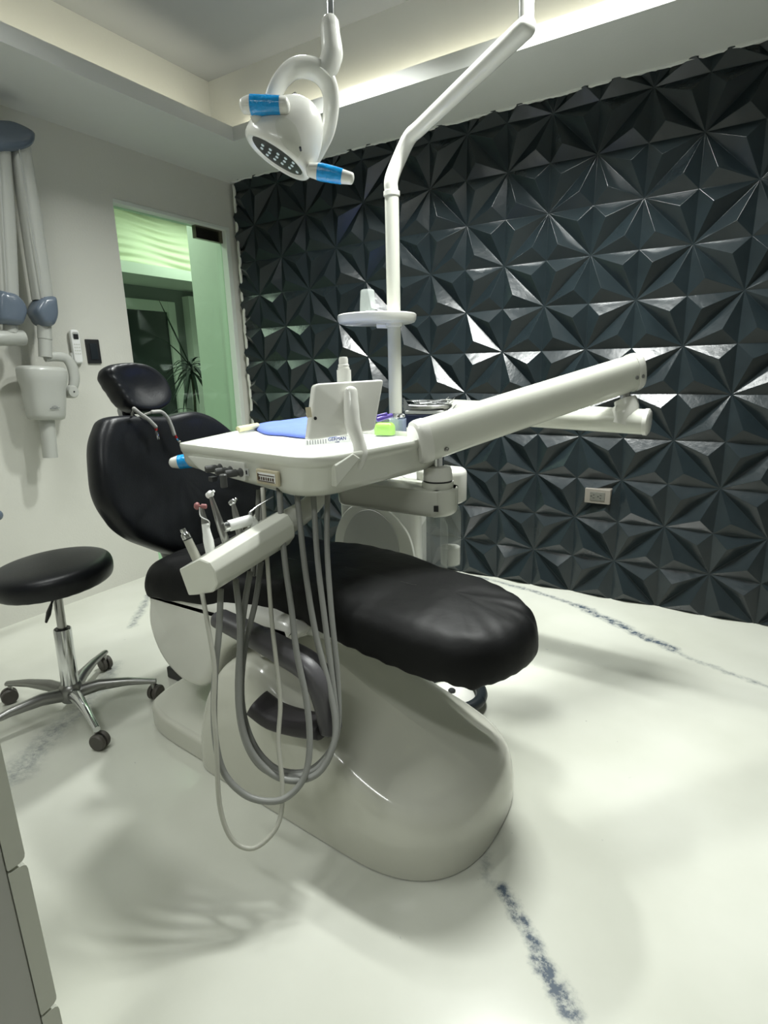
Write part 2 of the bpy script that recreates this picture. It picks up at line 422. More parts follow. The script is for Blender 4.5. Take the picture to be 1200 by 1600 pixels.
# ================================================================== SETTING
WX = 0.035; ROOMX = 4.6; ROOMY = -4.6; ZC = 2.47; ZT = 2.85
bm = BM(); box(bm, (WX, ROOMY, -0.08), (ROOMX, 0.02, 0)); struct('floor', bm, 'floor')
bm = BM()
box(bm, (WX - .12, ROOMY, 0), (WX, -0.905, ZT)); box(bm, (WX - .12, -0.905, 2.19), (WX, 0.06, ZT)); box(bm, (WX - .12, -0.045, 0), (WX, 0.06, 2.19))
struct('wall_left', bm, 'wall')
bm = BM(); box(bm, (ROOMX, ROOMY, 0), (ROOMX + .1, 0.06, ZT)); struct('wall_right', bm, 'wall_far')
bm = BM(); box(bm, (WX, ROOMY - .1, 0), (ROOMX, ROOMY, ZT)); struct('wall_front', bm, 'wall_far')
# ceiling: lower border ring, raised centre
XI, YI, XO, YO = 0.59, -0.50, 4.1, -4.1
bm = BM()
box(bm, (WX, ROOMY, ZC), (XI, 0.02, ZC + .035)); box(bm, (XI, YI, ZC), (ROOMX, 0.02, ZC + .035))
box(bm, (XO, ROOMY, ZC), (ROOMX, YI, ZC + .035)); box(bm, (XI, ROOMY, ZC), (XO, YO, ZC + .035))
box(bm, (0.24, ROOMY, ZC + .035), (0.33, 0.0, ZT)); box(bm, (0.33, -0.40, ZC + .035), (ROOMX, -0.36, ZT))
struct('ceiling', bm, 'ceiling')
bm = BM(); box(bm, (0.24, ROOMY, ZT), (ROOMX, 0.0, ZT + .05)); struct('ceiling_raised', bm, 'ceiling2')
bm = BM()
box(bm, (XI - .02, YO, ZC + .035), (XI, YI + .02, ZC + .07)); box(bm, (XI, YI, ZC + .035), (XO, YI + .02, ZC + .07))
struct('trim_1', bm, 'ceiling')

# star-relief wall
bm = BM(); G = 0.22; z0 = 1.971
vn = {}; K0, K1, R0, R1 = 0, 21, -3, 9
def wob(k, r, s): return (noise.noise(V((k * 3.1 + s, r * 2.7, s * 5.0)))) * 0.007
for k in range(K0, K1 + 1):
    for r in range(R0, R1 + 1):
        deep = (k + r) % 2 == 0
        vn[k, r] = bm.verts.new((k * G + wob(k, r, 1), 0.008 if deep else -0.006, z0 - G * r + wob(k, r, 2)))
for k in range(K0, K1):
    for r in range(R0, R1):
        c = [vn[k, r], vn[k + 1, r], vn[k + 1, r + 1], vn[k, r + 1]]
        tris = ([(0, 1, 2), (0, 2, 3)] if (k + r) % 2 == 0 else [(0, 1, 3), (1, 2, 3)])
        for t in tris:
            a, b_, cc = (c[i] for i in t)
            L = [(b_.co - cc.co).length, (cc.co - a.co).length, (a.co - b_.co).length]; s = sum(L)
            p = (a.co * L[0] + b_.co * L[1] + cc.co * L[2]) / s
            pv = bm.verts.new((p.x, -0.040 + wob(k, r, t[0] + 3), p.z))
            bm.faces.new((a, b_, pv)); bm.faces.new((b_, cc, pv)); bm.faces.new((cc, a, pv))
for co, no in (((0.075, 0, 0), (-1, 0, 0)), ((ROOMX - .01, 0, 0), (1, 0, 0)), ((0, 0, 0.001), (0, 0, -1)), ((0, 0, ZC + .02), (0, 0, 1))):
    bmesh.ops.bisect_plane(bm, geom=bm.verts[:] + bm.edges[:] + bm.faces[:], plane_co=co, plane_no=no, clear_outer=True)
o = struct('wall_back', bm, 'panel', smooth=True, angle=0.12)
b = o.modifiers.new('bevel', 'BEVEL'); b.width = 0.005; b.segments = 2; b.limit_method = 'ANGLE'; b.angle_limit = 0.12
bm = BM(); box(bm, (WX, 0.02, 0), (ROOMX, 0.08, ZT)); struct('wall_backing', bm, 'wall')['kind'] = 'structure'
# rough plaster bead along the panel's edges
bm = BM()
pts = [V((0.078 + 0.012 * noise.noise(V((i * .37, 1, 2))), -0.012 + .006 * noise.noise(V((i * .5, 4, 2))), 0.02 + i * 0.03)) for i in range(82)]
sweep(bm, pts, 0.010, 6); struct('trim_2', bm, 'wall', smooth=True)
bm = BM()
pts = [V((0.08 + i * 0.04, -0.026 + 0.010 * noise.noise(V((i * .6, 7, 2))), ZC - 0.002 + .007 * noise.noise(V((i * .45, 1, 9))))) for i in range(112)]
sweep(bm, pts, 0.008, 6); struct('trim_3', bm, 'ceiling', smooth=True)

# glass door
dr = bpy.data.objects.new('door_1', None); COL.objects.link(dr); dr.location = (WX - .06, -0.47, 0); dr['kind'] = 'structure'
bm = BM(); box(bm, (WX - .055, -0.895, 0.012), (WX - .045, -0.085, 2.165)); obj('glass_pane', bm, 'glass', dr, False)
bm = BM(); box(bm, (WX - .065, -0.31, 2.09), (WX - .030, -0.075, 2.172)); obj('hinge', bm, 'bronze', dr, False, bevel=.003)
bm = BM(); box(bm, (WX - .065, -0.31, 0.012), (WX - .030, -0.075, 0.09)); obj('hinge', bm, 'bronze', dr, False, bevel=.003)
bm = BM(); box(bm, (WX - .10, -0.905, 2.168), (WX + .004, -0.045, 2.19)); box(bm, (WX - .10, -0.083, 0), (WX + .004, -0.045, 2.168)); obj('frame', bm, 'hallwall', dr, False, bevel=.003)

# hall behind the glass
HX = -2.0
bm = BM(); box(bm, (HX, -1.8, -0.08), (WX, 1.9, 0)); struct('floor_hall', bm, 'hallwall')
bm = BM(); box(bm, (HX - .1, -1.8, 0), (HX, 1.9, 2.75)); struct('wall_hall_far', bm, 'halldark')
bm = BM(); box(bm, (-0.385, -0.045, 0), (WX - .12, 0.10, 2.7)); struct('wall_hall_side', bm, 'hallwall')
bm = BM(); box(bm, (HX, 1.9, 0), (WX, 2.0, 2.75)); struct('wall_hall_end', bm, 'hallwall')
bm = BM(); box(bm, (HX, -1.9, 0), (WX - .12, -1.8, 2.75)); struct('wall_hall_near', bm, 'hallwall')
bm = BM(); box(bm, (HX, -1.9, 2.7), (WX, 2.0, 2.78)); struct('ceiling_hall', bm, 'hallwall')
bm = BM(); box(bm, (HX, -1.8, 2.08), (-1.45, 1.9, 2.14)); box(bm, (-1.45, -1.8, 2.08), (-1.42, 1.9, 2.17)); struct('trim_4', bm, 'hallwall')
# wavy panel above the bulkhead
bm = BM(); NY, NZ = 150, 60; g = []
for i in range(NY + 1):
    row = []
    for j in range(NZ + 1):
        y = -0.7 + 2.3 * i / NY; z = 2.14 + 0.56 * j / NZ
        ph = z * 95 + 5 * noise.noise(V((y * 1.6, z * 1.2, 0))) + 3.0 * math.sin(y * 5.0 + z * 4)
        row.append(bm.verts.new((-1.60 + 0.016 * math.sin(ph) * (0.6 + .4 * math.sin(y * 9 + z * 11)), y, z)))
    g.append(row)
for i in range(NY):
    for j in range(NZ): bm.faces.new((g[i][j], g[i + 1][j], g[i + 1][j + 1], g[i][j + 1]))
struct('wall_hall_wave', bm, 'wave', smooth=True, angle=3)
# doorway with frame in the far wall
d2 = bpy.data.objects.new('door_2', None); COL.objects.link(d2); d2.location = (HX + .03, 0.4, 0); d2['kind'] = 'structure'
a = XP(205, 483, HX + .05); b_ = XP(262, 492, HX + .05); c_ = XP(200, 462, HX + .05); e_ = XP(271, 478, HX + .05)
bm = BM(); box(bm, (HX, a.y - .35, 0), (HX + .04, b_.y, a.z)); obj('door_leaf', bm, 'hallglass', d2, False)
bm = BM(); box(bm, (HX, b_.y, 0), (HX + .07, b_.y + .09, a.z + .1)); box(bm, (HX, a.y - .45, a.z), (HX + .07, b_.y, a.z + .10)); obj('frame', bm, 'hallwall', d2, False, bevel=.004)
bm = BM(); box(bm, (HX, e_.y + .16, 0), (HX + .10, 1.9, 2.02)); struct('trim_5', bm, 'hallwall')

# ================================================================== DENTAL CHAIR
ch = thing('dental_chair', 'black upholstered dental treatment chair on a white moulded base in the middle of the room', 'dental chair', (2.0, -1.75, 0))
# base plate
bm = BM()
out = smooth_outline([(1.36, -1.60), (1.37, -1.90), (1.46, -2.00), (1.75, -2.035), (2.10, -2.055), (2.15, -1.75), (2.10, -1.45), (1.5, -1.45), (1.39, -1.48)], 6)
extrude(bm, out, (0, 0, 0), EX, EY, EZ, 0.004, 0.082, 0.0, 0.02); obj('base_plate', bm, 'base', ch)
# base cover (mouse-shaped hump)
def hz(x):
    P_ = [(1.70, .05), (1.74, .15), (1.79, .28), (1.86, .385), (1.95, .425), (2.04, .415), (2.14, .36), (2.26, .300), (2.40, .240), (2.52, .198), (2.64, .165), (2.72, .14)]
    for (x0, q0), (x1, q1) in zip(P_[:-1], P_[1:]):
        if x <= x1: t = max(0, (x - x0) / (x1 - x0)); return q0 + (q1 - q0) * t
    return .14
out = []
pl = quad_round([(1.71, -1.50), (1.71, -2.055), (2.68, -2.12), (2.68, -1.51)], [.05, .10, .30, .26], 14)
for a, b2 in zip(pl, pl[1:] + pl[:1]):
    n_ = max(1, int((V(b2) - V(a)).length / .03))
    for k in range(n_): out.append(tuple(V(a) + (V(b2) - V(a)) * (k / n_)))
cx0, cx1, cyy_ = 1.95, 2.42, -1.80
bm = BM(); rings = []
for s_, f in ((.998, .0), (1.0, .10), (.998, .35), (.985, .58), (.960, .76), (.92, .88), (.86, .95), (.78, .985), (.66, 1.0), (.52, 1.0), (.36, 1.0), (.20, 1.0), (0.0, 1.0)):
    r = []
    for x, y in out:
        ccx = min(max(x, cx0), cx1); X = ccx + (x - ccx) * s_; Y = cyy_ + (y - cyy_) * s_
        r.append(V((X, Y, max(.003, hz(X) * f * (1 - .16 * max(0, (Y + 1.80) / .3))))))
    rings.append(r)
loft(bm, rings, cap=False); obj('base_cover', bm, 'base', ch, sub=1, angle=3)
# seam line foot under the toe
bm = BM(); p = ZP(582, 1352, 0.0); lathe(bm, (p.x, p.y + .045, 0.0), EZ, [(.014, 0), (.014, .012)], 12); obj('levelling_foot', bm, 'dark', ch)
# dark hinge block behind the plate
bm = BM(); p = ZP(275, 1070, 0.0); box(bm, (p.x - .08, p.y + .02, 0.0), (p.x + .12, p.y + .14, 0.05)); obj('rear_bracket', bm, 'dark', ch, False, bevel=.006)
# seat shell: white pan under the seat
bm = BM(); out = smooth_outline([(1.47, .49), (1.455, .42), (1.47, .345), (1.515, .275), (1.60, .225), (1.69, .225), (1.755, .28), (1.80, .36), (1.86, .42), (1.96, .455), (2.10, .49), (2.10, .55), (1.80, .56), (1.50, .55)], 5)
extrude(bm, out, (0, -1.74, 0), EX, EZ, EY, -0.243, 0.235, 0.035, 0.035, 5); obj('seat_shell', bm, 'white', ch, angle=1.0)
bm = BM(); out = rrect(0.62, 0.42, 0.06, 5, 1.80, -1.74)
extrude(bm, out, (0, 0, 0), EX, EY, EZ, 0.485, 0.53, 0.01, 0.01); obj('seat_frame', bm, 'white', ch)
bm = BM(); out = rrect(0.62, 0.36, 0.08, 5, 2.34, -1.73)
extrude(bm, out, (0, 0, 0), EX, EY, EZ, 0.49, 0.525, 0.012, 0.0); obj('leg_rest_frame', bm, 'unitbox', ch)
# seat and leg rest cushion, one covered pad
bm = BM()
raw = [(1.43, -1.72), (1.44, -1.93), (1.52, -2.00), (1.74, -1.985), (1.96, -1.93), (2.10, -1.935), (2.25, -1.965), (2.45, -1.985), (2.60, -1.98), (2.69, -1.93), (2.735, -1.84), (2.74, -1.74), (2.70, -1.65), (2.60, -1.57), (2.42, -1.51), (2.20, -1.46), (2.0, -1.44), (1.7, -1.46), (1.50, -1.50)]
out = smooth_outline(raw, 8)
def hem(x, y):
    P_ = [(1.40, .515), (1.60, .53), (1.80, .545), (2.0, .555), (2.15, .545), (2.30, .53), (2.50, .515), (2.65, .505), (2.80, .53)]
    for (x0, q0), (x1, q1) in zip(P_[:-1], P_[1:]):
        if x <= x1: t = max(0, (x - x0) / (x1 - x0)); return q0 + (q1 - q0) * t
    return .53
def topz(x): 
    if x < 1.62: return .655 - (1.62 - x) * .10
    if x < 1.9: return .655 - (x - 1.62) * .06
    if x < 2.35: return .638 + .012 * math.sin((x - 1.9) / .45 * math.pi)
    return .638 - max(0, x - 2.5) * .05
rings = []; cx = 2.08; cy = -1.73
for s, f in ((.86, 0.03), (.93, 0.0), (.98, -.02), (.998, .06), (1.0, .22), (.985, .45), (.955, .66), (.905, .82), (.83, .93), (.72, .99), (.5, 1.015), (.3, 1.015), (0.0, 1.015)):
    r = []
    for i, (x, y) in enumerate(out):
        # push boundary towards centre line rather than a single point
        ccx = min(max(x, 1.70), 2.50); X = ccx + (x - ccx) * s; Y = cy + (y - cy) * s
        h0, h1 = hem(x, y), topz(X)
        wr = 0
        if f < .2: wr = .0025 * math.sin(i * 1.9 + 3 * noise.noise(V((x * 9, y * 9, 2)))) + .006 * noise.noise(V((x * 30, y * 30, 1)))
        elif f < 1: wr = .004 * noise.noise(V((x * 26, y * 26, f)))
        r.append(V((X + wr * .5, Y + wr, h0 + (h1 - h0) * f + wr)))
    rings.append(r)
loft(bm, rings, cap=False); 
for v_ in bm.verts:
    if v_.co.z > .6:
        q = v_.co; v_.co.z += .006 * noise.noise(V((q.x * 4 + q.y * 7, q.y * 24 - q.x * 10, 0)))
obj('seat_cushion', bm, 'cover', ch, sub=1, angle=2.0)
# backrest
bn = V((1, 0.10, 0.16)).normalized(); bu = V((-.10, 1, 0)).normalized(); bv = bn.cross(bu).normalized()
if bv.z < 0: bv = -bv
bo = V((1.385, -1.73, 0.85))
px_out = [(147, 668), (157, 654), (185, 650), (215, 650), (248, 651), (275, 645), (300, 644), (325, 655), (352, 678), (378, 705), (393, 740), (396, 775), (386, 805), (368, 830), (340, 855), (305, 867), (268, 867), (225, 854), (190, 838), (162, 810), (145, 778), (138, 735), (139, 695)]
def toplane(o_, n_, u_, v_, pts_):
    r = []
    for a, b2 in pts_:
        q = onplane(a, b2, o_, n_) - o_; r.append((q.dot(u_), q.dot(v_)))
    return r
out = smooth_outline(toplane(bo - bn * .035, bn, bu, bv, px_out), 5)
def bz(x, y, s): return -0.0 + 0.02 * (abs(x) / .3) ** 2 * s + .004 * noise.noise(V((x * 12, y * 12, 3))) + (.006 * noise.noise(V((x * 22, y * 7, 8))) if y < -.08 else 0)
bm = BM()
puff(bm, out, bo, bu, bv, bn, [(.86, -.095), (.95, -.09), (.985, -.07), (1.0, -.045), (.995, -.02), (.975, -.004), (.94, .006), (.88, .009), (.78, .006), (.6, .002), (.4, 0), (.2, 0), (.05, 0)], bz)
obj('backrest', bm, 'black', ch, sub=1, angle=2.0)
bm = BM(); puff(bm, out, bo, bu, bv, bn, [(.3, -.13), (.70, -.125), (.78, -.105), (.80, -.085)]); obj('backrest_shell', bm, 'white', ch)
bm = BM(); sweep(bm, [bo + bv * -.15 - bn * .11, V((1.33, -1.73, .60)), V((1.40, -1.73, .50)), V((1.50, -1.73, .47))], [.05, .05, .05, .05], 12, 4, ra=.09, up=EY); obj('backrest_bracket', bm, 'knob', ch)
# headrest
hc = XP(214, 607, 1.27); 
hu = V((-.05, .93, -.30)).normalized(); hn = V((.93, .02, .30)); hn = (hn - hu * hn.dot(hu)).normalized(); hv = hn.cross(hu)
if hv.z < 0: hv = -hv
ho = [(160, 582), (166, 572), (188, 568), (214, 569), (238, 578), (255, 594), (264, 615), (262, 632), (245, 643), (222, 645), (202, 640), (188, 628), (176, 610), (166, 596)]
out = smooth_outline(toplane(hc, hn, hu, hv, ho), 5)
hp = thing_part = None
bm = BM()
puff(bm, out, hc, hu, hv, hn, [(.55, -.06), (.80, -.058), (.93, -.045), (.99, -.022), (1.0, 0), (.97, .018), (.90, .028), (.78, .028), (.6, .02), (.4, .012), (.2, .008), (.05, .006)],
     lambda x, y, s: (.0022 * math.sin(math.atan2(y, x) * 26) if -.05 < s - .93 < .07 and x < 0 else 0) + .004 * noise.noise(V((x * 15, y * 15, 0))))
obj('headrest', bm, 'black', ch, sub=1, angle=2.0)
bm = BM(); sweep(bm, [hc - hn * .05, hc - hn * .07 - EZ * .08, bo + bv * .16 - bn * .06], .018, 8, 4, ra=.03); obj('headrest_bar', bm, 'chrome', ch)
# near armrest, swung down beside the seat
ya = -2.075
bm = BM()
P1 = [YP(343, 966, ya), YP(395, 992, ya), YP(440, 1016, ya), YP(478, 1038, ya), YP(499, 1062, ya), YP(510, 1095, ya), YP(517, 1138, ya)]
sweep(bm, P1, [.030, .034, .037, .039, .039, .036, .031], 16, 5, ra=.030, up=EY, power=2.8, round_ends=.5); ar = obj('armrest', bm, 'armrest', ch, angle=1.2)
bm = BM()
P2 = [YP(402, 1098, ya - .02), YP(430, 1118, ya - .01), YP(470, 1130, ya), YP(508, 1136, ya)]
sweep(bm, P2, [.024, .024, .023, .022], 14, 4, ra=.045, up=EZ, power=3.2, round_ends=.25); obj('armrest_pad', bm, 'pad', ar, angle=1.2)
# paper sheet hanging under the near edge of the seat
bm = BM(); q = [YP(398, 972, -1.94), YP(415, 966, -1.90), YP(462, 972, -1.90), YP(418, 990, -1.99)]
vs = [bm.verts.new(p) for p in q] + [bm.verts.new(p + V((0, .004, .004))) for p in q]
bm.faces.new(vs[:4]); bm.faces.new(vs[4:][::-1])
for i in range(4): bm.faces.new((vs[i], vs[(i + 1) % 4], vs[4 + (i + 1) % 4], vs[4 + i]))
obj('white_flap', bm, 'paper', ch, False)

# bib chain hanging from the headrest
bc = thing('bib_chain', 'grey bib cord with two alligator clips hanging below the black headrest', 'bib clip', (1.30, -1.72, 1.1))
fo = bo + bn * .02
for k, path in enumerate([[(203, 640), (213, 648), (226, 657), (237, 668)], [(232, 645), (246, 645), (256, 655), (262, 668), (266, 680)]]):
    bm = BM(); sweep(bm, [onplane(a, b2, fo + bn * (.004 if i else -.0), bn) + bn * .02 for i, (a, b2) in enumerate(path)], .0065, 10, 5, round_ends=1); cd_ = obj('cord', bm, 'cordgrey', bc)
    e = onplane(*path[-1], fo, bn) + bn * .02
    tip = onplane(*((240, 688) if k == 0 else (279, 699)), fo, bn) + bn * .02; d = (tip - e).normalized(); L_ = (tip - e).length
    bm = BM(); sweep(bm, [e, e + d * L_ * .3], [.006, .004], 8); obj('clip_cap', bm, 'red', cd_)
    bm = BM(); sweep(bm, [e + d * L_ * .25, e + d * L_ * .55, tip], [.003, .007, .0025], 8); sweep(bm, [e + d * L_ * .35 + bv * .004, tip + bu * .008], [.003, .002], 6); obj('clip', bm, 'chrome', cd_)
bm = BM(); sweep(bm, [onplane(203, 640, fo, bn) + bn * .02, onplane(217, 651, fo, bn) - bn * .03, onplane(232, 645, fo, bn) + bn * .02], .004, 8, 4); obj('cord_link', bm, 'cordgrey', bc)

# ================================================================== SIDE CABINET + POLE
su = thing('cuspidor_unit', 'white moulded side cabinet with an arched grey front panel behind the dental chair', 'dental cabinet', (1.9, -1.0, 0))
bm = BM(); out = quad_round([(1.70, -1.18), (2.095, -1.18), (1.93, -.80), (1.70, -.80)], [.04, .06, .04, .03])
extrude(bm, out, (0, 0, 0), EX, EY, EZ, 0.0, 0.80, 0.0, 0.03, 5); obj('cabinet_body', bm, 'unitbox', su)
fy = -1.181
bm = BM(); q = [YP(a, b2, fy) for a, b2 in ((524, 860), (528, 825), (545, 795), (575, 783), (607, 796), (632, 822), (645, 850), (652, 890))]
q = cat(q, 6); arc = [(q[0].x, .15)] + [(p.x, p.z) for p in q] + [(q[-1].x, .15)]
extrude(bm, arc, (0, fy, 0), EX, EZ, -EY, 0.0, 0.010, 0.0, 0.004); fp = obj('front_panel', bm, 'unitbox', su)
bm = BM(); q = [YP(a, b2, fy - .02) for a, b2 in ((534, 870), (537, 835), (552, 806), (575, 797), (598, 808), (616, 832), (622, 860), (622, 888))]
q = cat(q, 6); arc = [(q[0].x, .2)] + [(p.x, p.z) for p in q] + [(q[-1].x, .2)]
extrude(bm, arc, (0, fy - .010, 0), EX, EZ, -EY, 0.0, 0.004, 0.0, 0.001); obj('inset_panel', bm, 'smoke', fp)

lp = thing('light_pole', 'tall white bent pole rising from the side cabinet to carry the overhead lamp', 'pole', (1.81, -0.88, .8))
pb = D(618, 640, 2.5); ptop = YP(622, 300, pb.y); ptop.x = pb.x + .005
bm = BM(); sweep(bm, [V((pb.x, pb.y, .80)), V((pb.x, pb.y, ptop.z))], .029, 20); obj('lower_pole', bm, 'white2', lp)
bm = BM(); lathe(bm, (pb.x, pb.y, ptop.z - .012), EZ, [(.030, 0), (.0335, .002), (.0335, .018), (.031, .02)]); obj('collar', bm, 'white', lp)
Z0 = ptop.z
kn = D(822, 42, 1.8)
base = V((pb.x, pb.y, Z0))
b1 = D(624, 248, base.__sub__(CAM).dot(FW) - .02); b2_ = D(640, 215, (base - CAM).dot(FW) - .06)
bm = BM(); sweep(bm, [base, base + EZ * .05, b1, b2_, b2_ + (kn - b2_) * .12, b2_ + (kn - b2_) * .5, kn], [.0285, .0285, .029, .029, .029, .031, .033], 20, 5, round_ends=.9); obj('upper_arm', bm, 'white', lp, angle=1.2)
ktop = kn + V((-.005, .0, .17))
bm = BM(); sweep(bm, [kn + EZ * .0, ktop], .025, 18); obj('knuckle_post', bm, 'white', lp)
lend = D(519, -8, 1.55); lend.z = ktop.z - .03
bm = BM(); sweep(bm, [ktop + EZ * .02, lend + EZ * .04], [.032, .030], 18, round_ends=.9); obj('lamp_arm', bm, 'white', lp)
# round cup tray on the pole
pc = D(589, 497, 2.42); pz = pc.z
bm = BM(); lathe(bm, (pc.x, pc.y, pz - .024), EZ, [(.15, 0), (.163, .004), (.169, .014), (.170, .034), (.166, .038), (.160, .032), (.155, .026), (.02, .024)], 48); tr_ = obj('cup_tray', bm, 'white', lp)
bm = BM(); q = V((pb.x, pb.y, pz - .04)); lathe(bm, q, EZ, [(.030, 0), (.036, .003), (.036, .016), (.030, .018)]); sweep(bm, [q + EZ * .008, V((pc.x, pc.y, pz - .028))], .014, 8); obj('tray_clamp', bm, 'white', lp)
# cup
cp = D(575, 488, 2.40); cz = pz + .003
bm = BM(); lathe(bm, (cp.x, cp.y, cz), EZ, [(.037, 0), (.039, .003), (.035, .008), (.034, .03), (.0315, .075), (.031, .078), (.0305, .084), (.030, .088), (.0295, .105), (.026, .110), (.004, .109)], 32)
tag(obj('plastic_cup', bm, 'film', None, loc=(cp.x, cp.y, cz)), 'clear plastic cup turned upside down on the round white pole tray', 'cup')

# ================================================================== OVERHEAD LAMP
lh = lend.copy(); DL = 1.55
lm = thing('dental_lamp', 'white dental operating lamp with blue film on its handles, hanging at the top', 'dental lamp', tuple(D(440, 200, DL)))
def LPt(px, py, dd=0): return D(px, py, DL + dd)
bm = BM(); sweep(bm, [lend + EZ * .03, LPt(517, 40)], .011, 16); obj('chrome_stem', bm, 'chrome', lm)
bm = BM(); lathe(bm, LPt(516, 45), (LPt(516, 20) - LPt(516, 45)), [(.024, -.035), (.0255, -.02), (.0265, .0), (.024, .018), (.018, .028), (.012, .030)]); obj('stem_sleeve', bm, 'white', lm)
bm = BM(); sweep(bm, [LPt(516, 50), LPt(518, 68), LPt(519, 85), LPt(514, 101), LPt(505, 118)], [.0265, .0285, .030, .029, .027], 18, 5); obj('neck', bm, 'white', lm, angle=1)
bm = BM()
yk = [(425, 157), (431, 140), (442, 122), (458, 108), (477, 105), (496, 111), (510, 126), (517, 148), (517, 175), (512, 205), (501, 232), (491, 254)]
sweep(bm, [LPt(a, b2, .05 * math.cos(i / 11 * math.pi) * -1 + .0) for i, (a, b2) in enumerate(yk)], [.016, .016, .016, .017, .018, .019, .018, .016, .015, .014, .012, .009], 14, 4, ra=.028, up=None); obj('yoke', bm, 'white', lm, angle=1.2)
# head
fc = LPt(434, 243, -.01)
nh = (-.50 * RX * 1.0 - .86 * UP + .10 * FW).normalized()
e1 = (RX * .84 - UP * .58); e1 = (e1 - nh * e1.dot(nh)).normalized(); e2 = nh.cross(e1)
def hring(h, a, b2, off=0.0, n=40, pw=2.2):
    r = []
    for i in range(n):
        t = 2 * math.pi * i / n; c, s = math.cos(t), math.sin(t); e = 2 / pw
        r.append(fc + nh * h + e1 * (math.copysign(abs(c) ** e, c) * a + off) + e2 * (math.copysign(abs(s) ** e, s) * b2))
    return r
bm = BM()
loft(bm, [hring(-.006, .074, .062), hring(.004, .078, .066), hring(.010, .086, .074), hring(.006, .096, .084), hring(-.008, .101, .088), hring(-.03, .100, .088), hring(-.06, .095, .082), hring(-.10, .082, .072, .004), hring(-.135, .060, .055, .008), hring(-.155, .035, .035, .010), hring(-.162, .01, .01, .010)])
hd = obj('lamp_head', bm, 'white', lm, sub=1, angle=1.5)
bm = BM(); loft(bm, [hring(-.004, .076, .064), hring(.002, .076, .064), hring(.003, .070, .058)]); ln = obj('lamp_lens', bm, 'dark', hd)
bm = BM()
for i in range(-2, 3):
    for j in (-1, 0, 1):
        c = fc + nh * .004 + e1 * (i * .024 + (j % 2) * .010) + e2 * (j * .024); lathe(bm, c, nh, [(.0045, 0), (.004, .002), (.001, .003)], 8)
obj('led_dots', bm, 'led', hd)
bm = BM(); sc = LPt(459, 197, -.085); lathe(bm, sc, -FW - RX * .2, [(.002, 0), (.038, .001), (.040, .0)], 24)
bm.free()
bm = BM(); lathe(bm, LPt(470, 235, -.105), -FW, [(.003, 0), (.003, .012), (.001, .013)], 10); obj('screw', bm, 'dark', hd)
bm = BM(); sweep(bm, [LPt(452, 155, .04), LPt(463, 147, .04)], .007, 10); obj('pin', bm, 'steel', hd)
bm = BM(); pc_ = LPt(461, 212, -.13); pu = (RX * .55 - UP * .83).normalized(); pv = FW.cross(pu).normalized()
loft(bm, [[pc_ + pu * (math.cos(t_) * .085 * k) + pv * (math.sin(t_) * .036 * k) for t_ in [2 * math.pi * i / 40 for i in range(40)]] for k in (1.0, .95, .8, .6, .4, .2, .02)])
sp_ = obj('side_panel', bm, 'white2', hd, angle=2); sw = sp_.modifiers.new('wrap', 'SHRINKWRAP'); sw.target = hd; sw.wrap_method = 'PROJECT'; sw.use_negative_direction = True; sw.use_positive_direction = True; sw.use_project_z = False; sw.wrap_method = 'NEAREST_SURFACEPOINT'; sw.wrap_mode = 'OUTSIDE_SURFACE'; sw.offset = .0022
# handles
bm = BM(); sweep(bm, [LPt(413, 200, -.05), LPt(405, 190, -.075), LPt(398, 178, -.085)], [.022, .018, .014], 12, 3); obj('handle_bracket', bm, 'white', lm)
for pts_, rr in (([(380, 166), (392, 164), (415, 164), (438, 165), (447, 165)], [.018, .0225, .0215, .021, .020]), ([(484, 266), (497, 268), (515, 272), (535, 276), (549, 279)], [.017, .021, .021, .018, .015])):
    dd = -.10 if pts_[0][0] == 380 else -.03
    W3 = [LPt(a, b2, dd) for a, b2 in pts_]
    bm = BM(); sweep(bm, W3, rr, 16, 4, round_ends=.5); h_ = obj('handle', bm, 'white', lm)
    lo, hi = (1, 3) if pts_[0][0] == 380 else (1, 3)
    bm = BM()
    A = W3[1] if pts_[0][0] == 380 else W3[1]; Bq = W3[3]
    sweep(bm, [A + (Bq - A) * t for t in (0, .2, .4, .6, .8, 1)], [r_ + .0012 for r_ in ([.0225, .0224, .022, .0215, .0212, .021] if pts_[0][0] == 380 else [.0205, .021, .0205, .020, .019, .018])], 20, cap=False)
    obj('barrier_film', bm, 'cyan', h_)

# ================================================================== DELIVERY UNIT
du = thing('delivery_unit', 'white over-patient dental delivery unit with tray, oval arm, hoses and instrument bar', 'dental unit', (2.2, -1.5, 0.95))
# tray head
zt = 1.035
A_, B_, C_, D_ = (1.665, -1.935), (2.265, -2.02), (2.335, -1.42), (1.50, -1.36)
def quad_round(q, r, n=6):
    o = []
    k = len(q)
    for i in range(k):
        p0, p1, p2 = V(q[i - 1]), V(q[i]), V(q[(i + 1) % k]); rr = r[i]
        a = p1 + (p0 - p1).normalized() * rr; b2 = p1 + (p2 - p1).normalized() * rr
        for j in range(n + 1):
            t = j / n; o.append(tuple((a * (1 - t) ** 2 + p1 * 2 * t * (1 - t) + b2 * t * t)))
    return o
tout = quad_round([A_, B_, C_, D_], [.03, .10, .08, .08])
bm = BM(); N_ = len(tout); cxx = sum(p[0] for p in tout) / N_; cyy = sum(p[1] for p in tout) / N_
def tring(s, z, tilt=0):
    r = []
    for x, y in tout:
        X, Y = cxx + (x - cxx) * s, cyy + (y - cyy) * s
        # belly: the body is deeper towards the near right corner
        dz = 0
        if z < zt - .05: dz = -.028 * max(0, min(1, (X - 1.80) / .3))
        r.append(V((X, Y, z + dz)))
    return r
